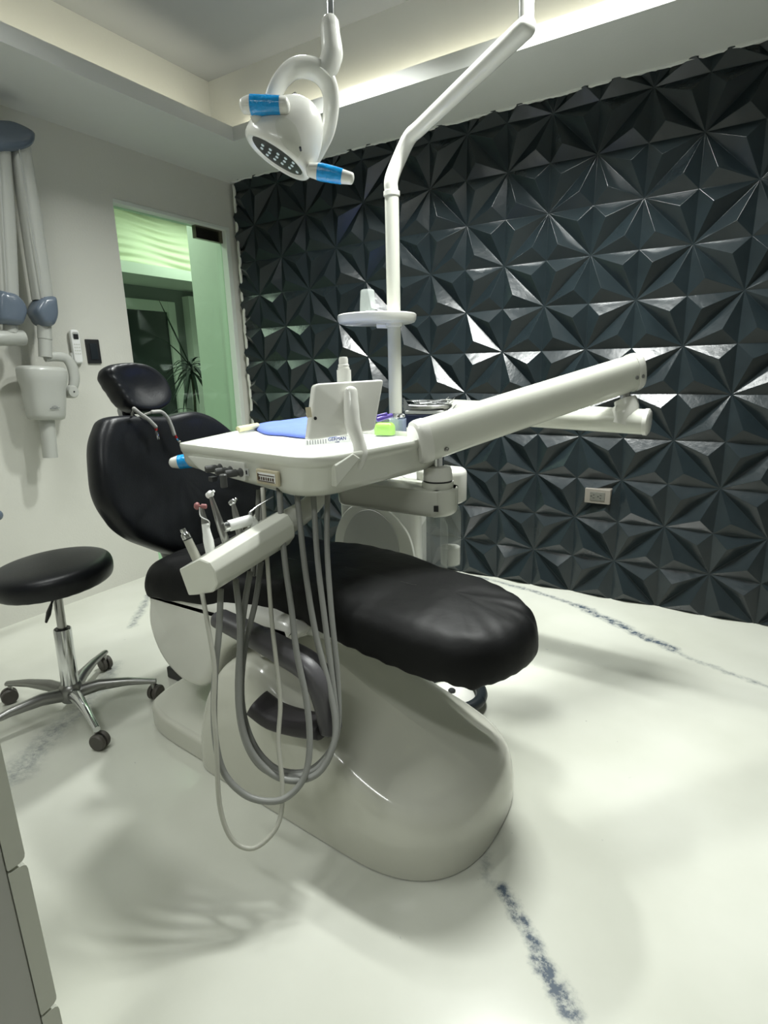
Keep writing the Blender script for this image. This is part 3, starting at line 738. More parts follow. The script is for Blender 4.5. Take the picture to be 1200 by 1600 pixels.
loft(bm, [tring(.72, zt - .078), tring(.90, zt - .078), tring(.95, zt - .070), tring(.975, zt - .055), tring(.985, zt - .03), tring(.99, zt - .026), tring(1.0, zt - .022), tring(1.005, zt - .004), tring(1.0, zt), tring(.985, zt), tring(.978, zt - .004), tring(.968, zt - .016), tring(.955, zt - .018), tring(.5, zt - .018)])
tr = obj('tray', bm, 'white2', du, angle=.7)
bm = BM()
loft(bm, [[V((cxx + (x - cxx) * s, cyy + (y - cyy) * s, z)) for x, y in tout] for s, z in ((.955, zt - .017), (.955, zt - .0155), (.5, zt - .0155))]); obj('tray_liner', bm, 'paper', tr, label='bright white tray liner')
# controls on the tray's front face
fu = V((B_[0] - A_[0], B_[1] - A_[1], 0)).normalized(); fn = V((fu.y, -fu.x, 0))
def FT(t, z, outw=0): return V((A_[0], A_[1], 0)) + fu * t + EZ * z + fn * outw
bm = BM(); extrude(bm, quad_round([(0.05, zt - .034), (0.33, zt - .030), (0.33, zt - .082), (0.11, zt - .072)], [.01, .01, .01, .03]), V((A_[0], A_[1], 0)), fu, EZ, fn, -.03, .0015, 0, .001); obj('control_panel', bm, 'unitbox', tr)  # plastic tone stands in for the shade of a recessed panel
ku = (fu * -.35 + fn * .94).normalized()
for px_, py_ in ((345, 731), (361, 735), (377, 738)):
    q = onplane(px_, py_, FT(0, 0, .0), fn)
    bm = BM(); lathe(bm, q - ku * .01, ku, [(.010, 0), (.0125, .002), (.0125, .014), (.010, .016), (.0085, .017), (.0085, .026)], 18); 
    lathe(bm, q - ku * .01, ku, [(.0085, .022), (.0105, .024), (.0105, .050), (.009, .053), (.002, .054)], 18); obj('knob', bm, 'knob', tr)
q = onplane(384.5, 740, FT(0, 0, .0035), fn)
q = onplane(386, 738, FT(0, 0, .004), fn)
bm = BM(); obox(bm, q, fu, EZ, fn, .016, .020, .003); obj('symbol_label', bm, 'smoke', tr, False)
bm = BM(); obox(bm, q + fn * .002, fu, EZ, fn, .005, .010, .001); obj('symbol', bm, 'dark', tr, False)
q = onplane(419, 746, FT(0, 0, .004), fn); dz = -.0
bm = BM(); obox(bm, q, fu, EZ, fn, .088, .040, .010); mt_ = obj('gauge_frame', bm, 'beige', tr, bevel=.003)
bm = BM(); obox(bm, q + fn * .0055, fu, EZ, fn, .070, .024, .002); obj('gauge_window', bm, 'paper', tr, False)
bm = BM()
for i in range(7): obox(bm, q + fn * .007 + fu * (-.028 + i * .0092) + EZ * (-.003), fu, EZ, fn, .0045 if i % 2 else .006, .008, .001)
obox(bm, q + fn * .007 + EZ * .006, fu, EZ, fn, .066, .0022, .001); obox(bm, q + fn * .007 - EZ * .010, fu, EZ, fn, .066, .0022, .001); obox(bm, q + fn * .007 - fu * .033, fu, EZ, fn, .004, .018, .001)
obj('gauge_marks', bm, 'brownink', tr, False)
# small fittings under the tray
q = D(349, 748, 1.50); bm = BM(); lathe(bm, q + EZ * .012, -EZ, [(.008, 0), (.010, .002), (.010, .010), (.0095, .011), (.0095, .034), (.008, .036)], 16); obj('drain_cap', bm, 'knob', tr)
q = D(333, 754, 1.51); bm = BM(); obox(bm, q + EZ * .01, fu, EZ, fn, .018, .012, .016); obj('under_clip', bm, 'dark', tr, False)
# tray handle (blue film, white tip) on the far left side
bm = BM(); sweep(bm, [D(271, 723, 1.86), D(279, 722, 1.86), D(312, 718, 1.86)], [.018, .022, .025], 16, round_ends=.8); th = obj('side_handle', bm, 'white', tr)
bm = BM(); sweep(bm, [D(280, 722, 1.86), D(309, 718, 1.86)], [.0235, .0255], 18, cap=False); obj('barrier_film', bm, 'cyan', th)
# right side flap and bracket on the tray corner
bm = BM(); sd = V((C_[0] - B_[0], C_[1] - B_[1], 0)).normalized(); sn = V((sd.y, -sd.x, 0))
def ST(px, py, out_=.004):
    return onplane(px, py, V((B_[0], B_[1], 0)) + sn * out_ + V((0, .0, 0)), sn)
pl = [ST(524, 727), ST(552, 708), ST(564, 716), ST(526, 762)]
vs = [bm.verts.new(p) for p in pl] + [bm.verts.new(p - sn * .02) for p in pl]
bm.faces.new(vs[:4]); bm.faces.new(vs[4:][::-1])
for i in range(4): bm.faces.new((vs[i], vs[(i + 1) % 4], vs[4 + (i + 1) % 4], vs[4 + i]))
obj('corner_bracket', bm, 'white2', tr, False, bevel=.004)
# film viewer
v0 = D(480, 689, 1.46); v1 = D(490, 600, 1.46); v2 = D(598, 593, 1.56); v3 = D(583, 673, 1.56)
uu = ((v2 - v1) + (v3 - v0)).normalized(); vv = ((v1 - v0) + (v2 - v3)); vv = (vv - uu * vv.dot(uu)).normalized(); nn = uu.cross(vv)
if nn.dot(CAM - v0) < 0: nn = -nn
def inpl(p): d_ = p - v0; return (d_.dot(uu), d_.dot(vv))
out = quad_round([inpl(v0), inpl(v3), inpl(v2), inpl(v1)], [.012] * 4, 4)
bm = BM(); extrude(bm, out, v0, uu, vv, nn, -.020, .008, .004, .006); fv = obj('film_viewer', bm, 'white', du)
bm = BM(); lathe(bm, v0 + uu * .028 + vv * .055 + nn * .007, nn, [(.0045, 0), (.0045, .002), (.001, .002)], 12); obj('screw', bm, 'dark', fv)
bm = BM(); q = v0 + uu * .012 + vv * .072 + nn * .008; obox(bm, q, uu, vv, nn, .014, .026, .002); obj('sticker', bm, 'beige', fv, False)
bm = BM(); 
st = [(548, 612), (549, 640), (552, 668), (560, 690), (563, 708), (558, 726), (545, 741), (533, 755)]
ds = [-.018, -.02, -.02, -.015, -.012, -.012, -.01, -.0]
sweep(bm, [D(a, b2, 1.50 + q_) for (a, b2), q_ in zip(st, ds)], [.018, .021, .021, .018, .020, .017, .012, .008], 16, 5, round_ends=.8); obj('viewer_stalk', bm, 'white', du, angle=1.2)

# oval spring arm
aL = D(664, 688, 1.70); aR = D(986, 583, 2.04); ax = (aR - aL).normalized()
aup = (EZ - ax * ax.z).normalized(); asd = ax.cross(aup)
def aring(p, h, w_, pw=2.6, n=36):
    r = []
    for i in range(n):
        t = 2 * math.pi * i / n; c, s = math.cos(t), math.sin(t); e = 2 / pw
        r.append(p + aup * (math.copysign(abs(s) ** e, s) * h) + asd * (math.copysign(abs(c) ** e, c) * w_))
    return r
L_ = (aR - aL).length; HH, WW = .066, .042
bm = BM(); loft(bm, [aring(aL + ax * .0, HH, WW), aring(aR, HH * .98, WW)]); am = obj('spring_arm', bm, 'white2', du, angle=.8)
for P0, d_ in ((aL, -ax), (aR, ax)):
    bm = BM(); loft(bm, [aring(P0 - d_ * .004, HH * 1.03, WW * 1.04), aring(P0 + d_ * .02, HH * 1.03, WW * 1.04), aring(P0 + d_ * .032, HH * .98, WW * .97), aring(P0 + d_ * .038, HH * .85, WW * .85)]); obj('end_cap', bm, 'white', am)
camside = asd if asd.dot(CAM - aL) > 0 else -asd
for px_, py_ in ((698, 702), (996, 590), (1005, 588)):
    q = onplane(px_, py_, aL + camside * (.0415 if px_ < 800 else .0445), camside); bm = BM(); lathe(bm, q, camside, [(.007, -.004), (.007, .002), (.004, .003), (.001, .001)], 14); obj('screw', bm, 'alu', am)
# post under the arm's near end
pz_ = D(684, 738, 1.78); base_ = V((pz_.x, pz_.y, 0))
zb = D(688, 762, 1.76).z
bm = BM(); lathe(bm, V((pz_.x, pz_.y, zb - .005)), EZ, [(.050, 0), (.050, .020)], 28); 
obj('post_boss', bm, 'white2', du)
bm = BM(); lathe(bm, V((pz_.x, pz_.y, zb + .015)), EZ, [(.046, 0), (.046, .005)], 28); obj('seal_ring', bm, 'dark', du)
bm = BM(); lathe(bm, V((pz_.x, pz_.y, zb + .020)), EZ, [(.046, 0), (.047, .004), (.045, .030), (.040, .042), (.030, .044)], 28); obj('swivel_post', bm, 'white', du)
bm = BM(); lathe(bm, V((pz_.x, pz_.y, zb + .06)), EZ, [(.020, 0), (.020, .06)], 16); obj('pivot_pin', bm, 'chrome', du)
# bracket under the tray
bx, by = pz_.x, pz_.y; Bz0, Bz1 = zb - .092, zb
bm = BM()
out = quad_round([(bx - .36, by - .06), (bx + .01, by - .070), (bx + .066, by - .05), (bx + .060, by + .05), (bx, by + .08), (bx - .40, by + .10)], [.03, .02, .06, .05, .05, .03])
extrude(bm, out, (0, 0, 0), EX, EY, EZ, Bz0, Bz1 - .004, .022, .006, 4); br = obj('tray_bracket', bm, 'white2', du)
bm = BM(); out = rrect(.17, .12, .05, 6, bx - .050, by + .13); extrude(bm, out, (0, 0, 0), EX, EY, EZ, Bz0 + .012, Bz1 + .035, .01, .02); obj('rear_housing', bm, 'white', du)
q = YP(702, 791, by - .076); bm = BM(); obox(bm, V((bx + .026, by - .064, Bz0 + .034)), V((.93, .36, 0)).normalized(), EZ, V((.36, -.93, 0)), .014, .018, .012); obj('dark_label', bm, 'dark', br, False)
# water bottles hanging from the bracket
for i, (px_, dp, rr) in enumerate(((680, 1.83, .043), (708, 1.92, .036))):
    q = D(px_, 815, dp); zt_ = Bz0 + (.0 if i == 0 else .014)
    q = V((bx - .015, by + .01, 0)) if i == 0 else V((bx - .015, by + .13, 0))
    bm = BM(); lathe(bm, V((q.x, q.y, zt_)), -EZ, [(.018, -.005), (.018, .010), (.030, .022), (rr, .045), (rr, .215), (rr * .95, .228), (rr * .5, .232)], 28)
    bt = obj('water_bottle', bm, 'bottle', du)
    if i == 1:
        bm = BM(); lathe(bm, V((q.x, q.y, zt_ - .165)), -EZ, [(rr * .92, 0), (rr * .92, .06)], 24); obj('bottle_water', bm, 'water', bt)
# rigid round arm from the pole side to the knuckle
kx = D(985, 658, 2.05); tL = D(700, 641, 2.46)
bm = BM(); dR = (kx - tL).normalized()
sweep(bm, [tL, kx + dR * .045], [.048, .046], 24, round_ends=.35); ra_ = obj('rigid_arm', bm, 'white2', du, angle=.8)
bm = BM(); lathe(bm, kx + dR * .046, dR, [(.047, 0), (.0485, .004), (.0485, .014), (.040, .020), (.01, .021)], 28); obj('end_cap', bm, 'white', ra_)
ktop_ = aR - aup * HH - ax * .035
bm = BM(); kk = V((kx.x, kx.y, kx.z)); kk2 = V((ktop_.x, ktop_.y, ktop_.z - .02))
sweep(bm, [kk - EZ * .01 - dR * .03, kk + (kk2 - kk) * .35 - dR * .012, kk + (kk2 - kk) * .7, kk2], [.052, .050, .042, .038], 20, 4); obj('knuckle', bm, 'white', du, angle=1)
bm = BM(); lathe(bm, kk2 - EZ * .002, EZ, [(.018, 0), (.018, .06)], 14); obj('knuckle_pin', bm, 'steel', du)
bm = BM(); e0 = tL.copy(); sweep(bm, [e0, e0 - dR * .06 - EZ * .01, V((pb.x + .08, pb.y + .01, e0.z - .08)), V((pb.x + .06, pb.y + .005, e0.z - .2)), V((pb.x + .05, pb.y, .80))], [.048, .047, .042, .04, .04], 16, 4); obj('arm_root', bm, 'white2', du, angle=1)

# instrument bar
bA = D(312, 898, 1.31); bB = D(434, 823, 1.50); bd = (bB - bA).normalized(); bup = (EZ - bd * bd.z).normalized(); bsd = bd.cross(bup)
if bsd.dot(CAM - bA) < 0: bsd = -bsd
hexp = [(279, 890), (311, 874), (326, 880), (335, 894), (339, 914), (332, 926), (307, 930), (294, 931)]
hx_ = [onplane(a, b2, bA, bd) for a, b2 in hexp]; hx2 = [((p - bA).dot(bsd), (p - bA).dot(bup)) for p in hx_]
hexo = quad_round(hx2, [.004, .003, .003, .004, .006, .005, .004, .004], 3)
bm = BM(); loft(bm, [[p + bsd * x * s + bup * y * s for x, y in hexo] for p, s in ((bA, .95), (bA + bd * .003, 1.0), (bA + (bB - bA) * .985, 1.10), (bB, 1.04))]); ib = obj('instrument_bar', bm, 'white2', du, angle=.35)
bm = BM(); sweep(bm, [bB - bd * .02, D(462, 808, 1.54), D(487, 788, 1.60), D(506, 764, 1.66), D(520, 742, 1.70)], [.036, .033, .029, .026, .025], 16, 5); obj('bar_stem', bm, 'white2', du, angle=1.2)
# hoses
H = [
 ('light thin grey hose hanging lowest', .0055, 'hose2', [(316, 928), (324, 973), (335, 1043), (334, 1107), (338, 1160), (343, 1256), (361, 1309), (391, 1326), (420, 1309), (438, 1277), (441, 1224), (435, 1160), (438, 1096), (431, 1027), (425, 973), (417, 867), (410, 762)]),
 (None, .0078, 'hose', [(345, 920), (342, 989), (336, 1053), (335, 1139), (348, 1203), (380, 1240), (417, 1252), (449, 1245), (476, 1213), (484, 1160), (479, 1096), (463, 1016), (455, 947), (444, 867), (436, 762)]),
 (None, .0078, 'hose', [(368, 905), (375, 973), (374, 1053), (375, 1117), (391, 1171), (423, 1208), (460, 1220), (497, 1208), (519, 1171), (524, 1128), (513, 1069), (492, 984), (476, 883), (463, 762)]),
 (None, .0078, 'hose', [(391, 893), (380, 963), (372, 1064), (378, 1139), (402, 1192), (441, 1213), (485, 1208), (512, 1181), (525, 1139), (520, 1069), (508, 973), (496, 872), (489, 762)]),
 (None, .0075, 'hose', [(408, 878), (399, 941), (382, 1016), (378, 1096), (395, 1160), (430, 1200), (476, 1206), (510, 1181), (528, 1139), (527, 1053), (517, 947), (511, 851), (512, 762)])]
for i, (lb, r_, mt_, pts_) in enumerate(H):
    n = len(pts_); P = []
    for j, (a, b2) in enumerate(pts_):
        t = j / (n - 1); d0 = 1.33 + .035 * i; d1 = 1.46 + .012 * i
        tt = t * t * (3 - 2 * t)
        P.append(D(a, b2, d0 + (d1 - d0) * tt - .11 * math.sin(math.pi * t)))
    bm = BM(); sweep(bm, P, r_, 12, 6); o = obj('hose', bm, mt_, du, angle=2)
    if lb: o['label'] = lb
# two straight tubes behind
for px_ in (401, 409):
    bm = BM(); sweep(bm, [D(px_ + 3, 765, 1.62), D(px_, 830, 1.62), D(px_ - 6, 900, 1.58)], .007, 10, 4); obj('hose', bm, 'hose', du, angle=2)

# handpieces resting in the bar
def hp(name, label, base_px, tip_px, d0, builder, cat_='dental handpiece'):
    b0 = D(*base_px, d0); t0 = D(*tip_px, d0 - .01); ax_ = (t0 - b0).normalized()
    t = thing(name, label, cat_, tuple(b0), 'instruments standing in the delivery bar'); builder(t, b0, t0, ax_); return t
def b_motor(t, b0, t0, a):
    L = (t0 - b0).length
    bm = BM(); lathe(bm, b0 - a * .045, a, [(.009, 0), (.0118, .004), (.0105, .045 + L * .62)], 18); obj('grip', bm, 'cream' if False else 'hose2', t)
    bm = BM(); lathe(bm, b0 + a * L * .62, a, [(.0108, 0), (.0108, .003)], 18); obj('ring', bm, 'dark', t)
    bm = BM(); lathe(bm, b0 + a * (L * .62 + .003), a, [(.0108, 0), (.0112, L * .12), (.0095, L * .2), (.0065, L * .24), (.0075, L * .3), (.0065, L * .38), (.002, L * .38)], 18); obj('metal_nose', bm, 'chrome', t)
hp('micromotor_handpiece', 'cream micromotor handpiece with chrome nose, nearest the end of the instrument bar', (305, 868), (286, 828), 1.36, b_motor)
def b_scaler(t, b0, t0, a):
    L = (t0 - b0).length
    bm = BM(); lathe(bm, b0 - a * .04, a, [(.010, 0), (.0115, .004), (.0125, .04 + L * .25), (.0100, .04 + L * .42), (.0085, .04 + L * .62)], 16); obj('sleeve', bm, 'paper', t)
    bm = BM(); lathe(bm, b0 + a * L * .6, a, [(.0085, 0), (.006, L * .2), (.004, L * .38)], 14); obj('metal_neck', bm, 'steel', t)
    bm = BM(); sweep(bm, [b0 + a * L * .55 + RX * .009, b0 + a * L * .68 + RX * .012 - FW * .006, b0 + a * L * .78 - RX * .004 - FW * .01, t0 - RX * .005], .0014, 8, 4); obj('water_line', bm, 'paper', t)
    bm = BM(); hh = (-RX * 1.0 + UP * .05).normalized(); lathe(bm, t0 - hh * .012, hh, [(.005, 0), (.006, .002), (.006, .012), (.003, .013), (.003, .018), (.008, .019), (.0095, .024), (.006, .029), (.001, .030)], 16); obj('polishing_tip', bm, 'pink', t, label='dusty pink polishing cup')
hp('polishing_handpiece', 'handpiece with dusty pink polishing cup and white sleeve, second on the instrument bar', (329, 862), (315, 791), 1.375, b_scaler)
def b_turb(headmat, hs):
    def f(t, b0, t0, a):
        L = (t0 - b0).length
        bm = BM(); lathe(bm, b0 - a * .04, a, [(.007, 0), (.0095, .004), (.010, .04 + L * .3), (.0092, .04 + L * .5), (.0072, .04 + L * .75), (.0058, .04 + L * .9), (.005, .04 + L)], 18); obj('body', bm, 'steel', t)
        hh = (RX * .55 + UP * .35 - FW * .4).normalized(); c = t0 + a * .003
        bm = BM(); lathe(bm, c - hh * .010, hh, [(.006, 0), (.0085 * hs, .002), (.0085 * hs, .014), (.006, .017), (.003, .018), (.003, .022), (.0035, .026), (.001, .027)], 18); obj('head', bm, headmat, t)
    return f
hp('turbine_handpiece', 'steel handpiece with a white angled head, the tallest on the instrument bar', (354, 850), (329, 774), 1.40, b_turb('paper', 1.0))
hp('contra_angle_handpiece', 'short steel handpiece with chrome head between the tall handpiece and the syringe', (376, 838), (364, 786), 1.44, b_turb('chrome', .9))
def b_syr(t, b0, t0, a):
    c0 = D(350, 824, 1.385); c1 = D(393, 812, 1.43); ax_ = (c1 - c0).normalized()
    bm = BM(); lathe(bm, c0, ax_, [(.010, 0), (.0125, .002), (.0125, .012)], 20); obj('end_button', bm, 'chrome', t)
    bm = BM(); lathe(bm, c0 + ax_ * .012, ax_, [(.0125, 0), (.0140, .002), (.0140, (c1 - c0).length - .014), (.011, (c1 - c0).length - .010)], 22); obj('body', bm, 'clearblue' if False else 'paper', t)
    bm = BM(); sweep(bm, [c1, D(398, 822, 1.435), D(400, 848, 1.45)], [.012, .012, .010], 12, 3); obj('grip', bm, 'paper', t)
    bm = BM(); sweep(bm, [c1 + ax_ * -.006, D(391, 800, 1.43)], [.006, .005], 10); obj('valve', bm, 'chrome', t)
    bm = BM(); sweep(bm, [D(389, 802, 1.43), D(402, 791, 1.44), D(427, 776, 1.46)], [.0022, .0016, .0012], 8); obj('nozzle', bm, 'chrome', t)
hp('air_water_syringe', 'white barrelled air and water syringe with thin steel nozzle lying across the instrument bar', (400, 848), (398, 815), 1.40, b_syr, 'dental syringe')

# ---------------- things on the tray
tz = zt - .015
# blue cloth
q = [ZP(399, 668, tz), ZP(441, 662, tz), ZP(484, 655, tz), ZP(520, 650, tz), ZP(530, 680, tz), ZP(484, 686, tz), ZP(440, 682, tz), ZP(412, 679, tz)]
bm = BM(); c = sum(q, V()) / len(q); out = smooth_outline([((p - c).x, (p - c).y) for p in q], 5)
puff(bm, out, (c.x, c.y, tz + .001), EX, EY, EZ, [(.96, 0), (1.0, .002), (1.0, .006), (.93, .014), (.8, .018), (.6, .019), (.4, .02), (.2, .022)], lambda x, y, s: .006 * noise.noise(V((x * 14, y * 14, 0))) * (1.2 - s))
tag(obj('folded_cloth', bm, 'cloth', None, loc=(c.x, c.y, tz), angle=2), 'folded blue cloth lying on the left rear of the white tray', 'cloth')
# cream tube on the rim
a = ZP(372, 671, zt + .004); b2 = ZP(402, 665, zt + .004)
bm = BM(); sweep(bm, [a, b2], .011, 12, round_ends=.3); tag(obj('cream_tube', bm, 'cream', None, loc=tuple(a)), 'short pale yellow tube on the tray rim left of the blue cloth', 'tube')
# bur block / file packs with lettering
pk = thing('file_pack', 'clear pack of small files with dark blue lettering on the tray under the film viewer', 'instrument pack', tuple(ZP(515, 697, tz)))
a = ZP(476, 697, tz); b2 = ZP(556, 690, tz); dirx = (b2 - a).normalized(); diry = EZ.cross(dirx)
c = (a + b2) / 2 + diry * .02; Lp = (b2 - a).length
bm = BM(); obox(bm, c + EZ * .006, dirx, diry, EZ, Lp, .045, .012); obj('pack_body', bm, 'clearbox', pk, False, bevel=.002)
bm = BM(); fr_ = a + EZ * .0
obox(bm, (a + b2) / 2 + EZ * .010 - diry * .003, dirx, EZ, -diry, Lp * .98, .018, .0012); cardp = obj('pack_card', bm, 'paper', pk, False)
bm = BM()
for i in range(8): obox(bm, a + dirx * (.008 + i * .0085) + EZ * .010 - diry * .0045, dirx, EZ, -diry, .0018, .013, .001)
obj('files', bm, 'greyink', cardp, False)
text('GERMAN', .015, 'blueink', cardp, a + dirx * (Lp * .62) + EZ * .0135 - diry * .0042, dirx, EZ)
text('made', .007, 'blueink', cardp, a + dirx * (Lp * .62) + EZ * .005 - diry * .0042, dirx, EZ)
bm = BM(); obox(bm, a + dirx * (Lp * .93) + EZ * .0135 - diry * .0042, dirx, EZ, -diry, .022, .009, .001); obj('blue_mark', bm, 'blueink', cardp, False)
# spray bottle behind the viewer
p = D(538, 600, 1.76); bz_ = tz
sb = thing('spray_bottle', 'white spray bottle with stepped nozzle cap standing behind the film viewer', 'spray bottle', (p.x, p.y, bz_))
ztop = D(538, 558, 1.76).z; H0 = ztop - bz_
bm = BM(); lathe(bm, (p.x, p.y, bz_), EZ, [(.018, 0), (.022, .003), (.022, H0 * .55), (.020, H0 * .62), (.014, H0 * .64)], 24); obj('bottle_body', bm, 'white', sb)
bm = BM(); lathe(bm, (p.x, p.y, bz_ + H0 * .62), EZ, [(.021, 0), (.0225, .002), (.0225, .060)], 24); obj('collar', bm, 'white', sb)
z1 = D(538, 579, 1.76).z
bm = BM(); lathe(bm, (p.x, p.y, z1 - .006), EZ, [(.019, 0), (.019, .014), (.017, .015), (.017, .024), (.0145, .026), (.0145, ztop - z1), (.012, ztop - z1 + .006), (.002, ztop - z1 + .007)], 20); obj('pump_head', bm, 'white', sb)
# green tipped box
p = ZP(603, 681, tz + .0); 
gb = thing('bur_box', 'clear rounded box with a lime green insert standing beside the film viewer', 'box', (p.x, p.y, tz))
uu2 = V((.98, .2, 0)).normalized(); vv2 = EZ.cross(uu2)
bm = BM(); out = rrect(.085, .06, .018, 5); extrude(bm, out, (p.x, p.y, tz), uu2, vv2, EZ, .001, .062, .004, .016); obj('clear_cover', bm, 'clearbox', gb)
bm = BM(); out = rrect(.068, .045, .014, 5); extrude(bm, out, (p.x - .004, p.y, tz), uu2, vv2, EZ, .003, .045, .004, .018); obj('green_insert', bm, 'green', gb)
p = D(598, 652, 1.70)
bm = BM(); sweep(bm, [D(590, 656, 1.70), D(612, 649, 1.72)], .007, 10, round_ends=.6); sweep(bm, [D(588, 651, 1.71), D(604, 647, 1.71)], .005, 8, round_ends=.6)
tag(obj('purple_tips', bm, 'purple', None, loc=tuple(p)), 'pair of purple plastic tips lying above the green insert box', 'plastic tip')
# clear blue block
p = ZP(614, 678, tz); p = p + V((.015, .01, 0))
bb = thing('dispenser_block', 'translucent blue grey block with a steel top, right of the green insert box', 'dispenser', (p.x, p.y, tz))
bm = BM(); extrude(bm, rrect(.050, .045, .004, 3), (p.x, p.y, tz), uu2, vv2, EZ, .001, .052, .002, .002); obj('block', bm, 'clearblue', bb)
bm = BM(); lathe(bm, (p.x, p.y, tz + .052), EZ, [(.020, 0), (.025, .006), (.024, .014), (.015, .018), (.002, .017)], 20); obj('steel_top', bm, 'chrome', bb)
# navy box under the dish
p = ZP(662, 668, tz)
nb_ = thing('navy_case', 'dark navy case under the steel instrument dish at the tray end', 'case', (p.x, p.y, tz))
bm = BM(); extrude(bm, rrect(.15, .10, .012, 4), (p.x, p.y + .03, tz), uu2, vv2, EZ, .001, .055, .003, .012); obj('case_body', bm, 'navy', nb_)
bm = BM(); extrude(bm, rrect(.152, .102, .012, 4), (p.x, p.y + .03, tz), uu2, vv2, EZ, .052, .066, .003, .006); obj('case_lid', bm, 'smoke', nb_)
dz_ = tz + .067; pd = V((p.x, p.y + .03, dz_))
bm = BM(); rings = []
for s, h in ((.55, .0), (.9, .001), (1.0, .009), (1.02, .016), (1.0, .017), (.96, .010), (.86, .004), (.3, .003)):
    rings.append([pd + uu2 * (math.cos(t_) * .095 * s) + vv2 * (math.sin(t_) * .060 * s) + EZ * h for t_ in [2 * math.pi * i / 36 for i in range(36)]])
loft(bm, rings); tag(obj('kidney_dish', bm, 'steel', None, loc=tuple(pd), angle=1), 'shallow oval steel dish full of instruments on the navy case', 'dish')
for k, (a0, dr_, ln_) in enumerate([((-.075, .01), 20, .16), ((-.08, -.015), 5, .15), ((-.06, .03), -14, .15), ((-.02, -.03), 35, .13), ((-.085, 0), -4, .16)]):
    an = math.radians(dr_); dd = uu2 * math.cos(an) + vv2 * math.sin(an); s0 = pd + uu2 * a0[0] + vv2 * a0[1] + EZ * (.012 + .005 * k)
    bm = BM(); e_ = s0 + dd * ln_ + EZ * .004
    sweep(bm, [s0 - dd * .012 + EZ * .009, s0, s0 + dd * ln_ * .3, s0 + dd * ln_ * .7, e_, e_ + dd * .012 + EZ * .010], [.0008, .0016, .004, .004, .0016, .0006], 8)
    lb = ['steel probe lying across the dish, sloping most to the rear', 'steel probe nearest the front rim of the dish', 'steel excavator angled towards the chair in the dish', 'short steel carver standing at the steepest angle in the dish', 'steel probe topmost in the instrument dish'][k]
    tag(obj('dental_probe', bm, 'chrome', None, loc=tuple(s0)), lb, 'dental instrument', 'hand instruments in the steel dish')
a = D(697, 645, 1.84); b2 = D(713, 632, 1.84)
bm = BM(); sweep(bm, [a - (b2 - a) * .8 - EZ * .01, a, (a + b2) / 2 + RX * .002 - UP * .002, b2], [.003, .0035, .003, .0008], 8, 4)
tag(obj('tweezers', bm, 'steel', None, loc=tuple(a)), 'dark curved tweezer tip rising from the dish towards the oval arm', 'tweezers')
bm = BM(); q = [D(631, 621, 2.0), D(643, 640, 1.98), D(631, 641, 1.98)]; vs = [bm.verts.new(x) for x in q] + [bm.verts.new(x + FW * .006) for x in q]
bm.faces.new(vs[:3]); bm.faces.new(vs[3:][::-1])
for i in range(3): bm.faces.new((vs[i], vs[(i + 1) % 3], vs[3 + (i + 1) % 3], vs[3 + i]))
tag(obj('foil_packet', bm, 'chrome', None, False, loc=tuple(q[0])), 'crumpled silver packet standing between the pole and the steel dish', 'packet')

# ================================================================== FOOT PEDAL
p = V((2.300, -1.325, 0))
fpd = thing('foot_pedal', 'round foot control with dark rubber ring on the floor beyond the leg rest', 'foot pedal', (p.x, p.y, 0))
R_ = .118
bm = BM(); lathe(bm, (p.x, p.y, 0.001), EZ, [(R_ - .03, 0), (R_ - .02, .01), (R_ - .025, .03), (R_ * .5, .055), (.01, .06)], 36); obj('pedal_dome', bm, 'white', fpd)
bm = BM(); ring = [V((p.x + R_ * math.cos(2 * math.pi * i / 40), p.y + R_ * math.sin(2 * math.pi * i / 40), .045)) for i in range(41)]
sweep(bm, ring, .022, 12, cap=False); obj('rubber_ring', bm, 'rubber', fpd, angle=2)
q = ZP(706, 1080, .06); bm = BM(); lathe(bm, (q.x, q.y, .035), EZ, [(.014, 0), (.014, .03), (.01, .034), (.002, .035)], 16); obj('pedal_button', bm, 'dark', fpd)
bm = BM(); sweep(bm, [ZP(566, 1010, .3), ZP(580, 1015, .28), ZP(600, 1022, .27), ZP(625, 1020, .28)], .004, 8, 4); bm.free()

# ================================================================== STOOL
sx, sy = 1.085, -2.085
stl = thing('rolling_stool', 'round black padded rolling stool with chrome column and five caster legs', 'stool', (sx, sy, 0))
q = D(85, 893, 2.0); 
cz_ = .565; sc = ZP(82, 892, cz_)
ctr = V((sc.x, sc.y, cz_))
tn = V((-.03, -.05, 1)).normalized(); tu = (EX - tn * tn.x).normalized(); tv = tn.cross(tu)
out = [(.20 * math.cos(2 * math.pi * i / 60), .20 * math.sin(2 * math.pi * i / 60)) for i in range(60)]
bm = BM(); puff(bm, out, ctr, tu, tv, tn, [(.80, -.048), (.90, -.050), (.955, -.046), (.985, -.030), (1.0, -.006), (.985, .014), (.94, .026), (.84, .034), (.65, .038), (.4, .040), (.15, .041)], lambda x, y, s: (.004 * math.sin(math.atan2(y, x) * 34) if .85 < s < .96 and False else 0))
for v_ in bm.verts:
    d_ = (v_.co - ctr); h_ = d_.dot(tn)
    if h_ < -.04: v_.co += tn * (.003 * math.sin(math.atan2(d_.y, d_.x) * 30))
obj('seat', bm, 'black', stl, angle=1.5, sub=1)
u0 = ctr - tn * .05
hub = V((sx, sy, .10))
bm = BM(); lathe(bm, u0, hub - u0, [(.09, -.002), (.09, .006), (.03, .014), (.0155, .018), (.0155, (hub - u0).length * .60)], 24); obj('seat_piston', bm, 'steel', stl)
ca = u0 + (hub - u0) * .42
bm = BM(); lathe(bm, ca, hub - ca, [(.016, -.001), (.029, -.001), (.030, .002), (.030, (hub - ca).length), (.026, (hub - ca).length + .05)], 24); obj('gas_cylinder', bm, 'chrome', stl)
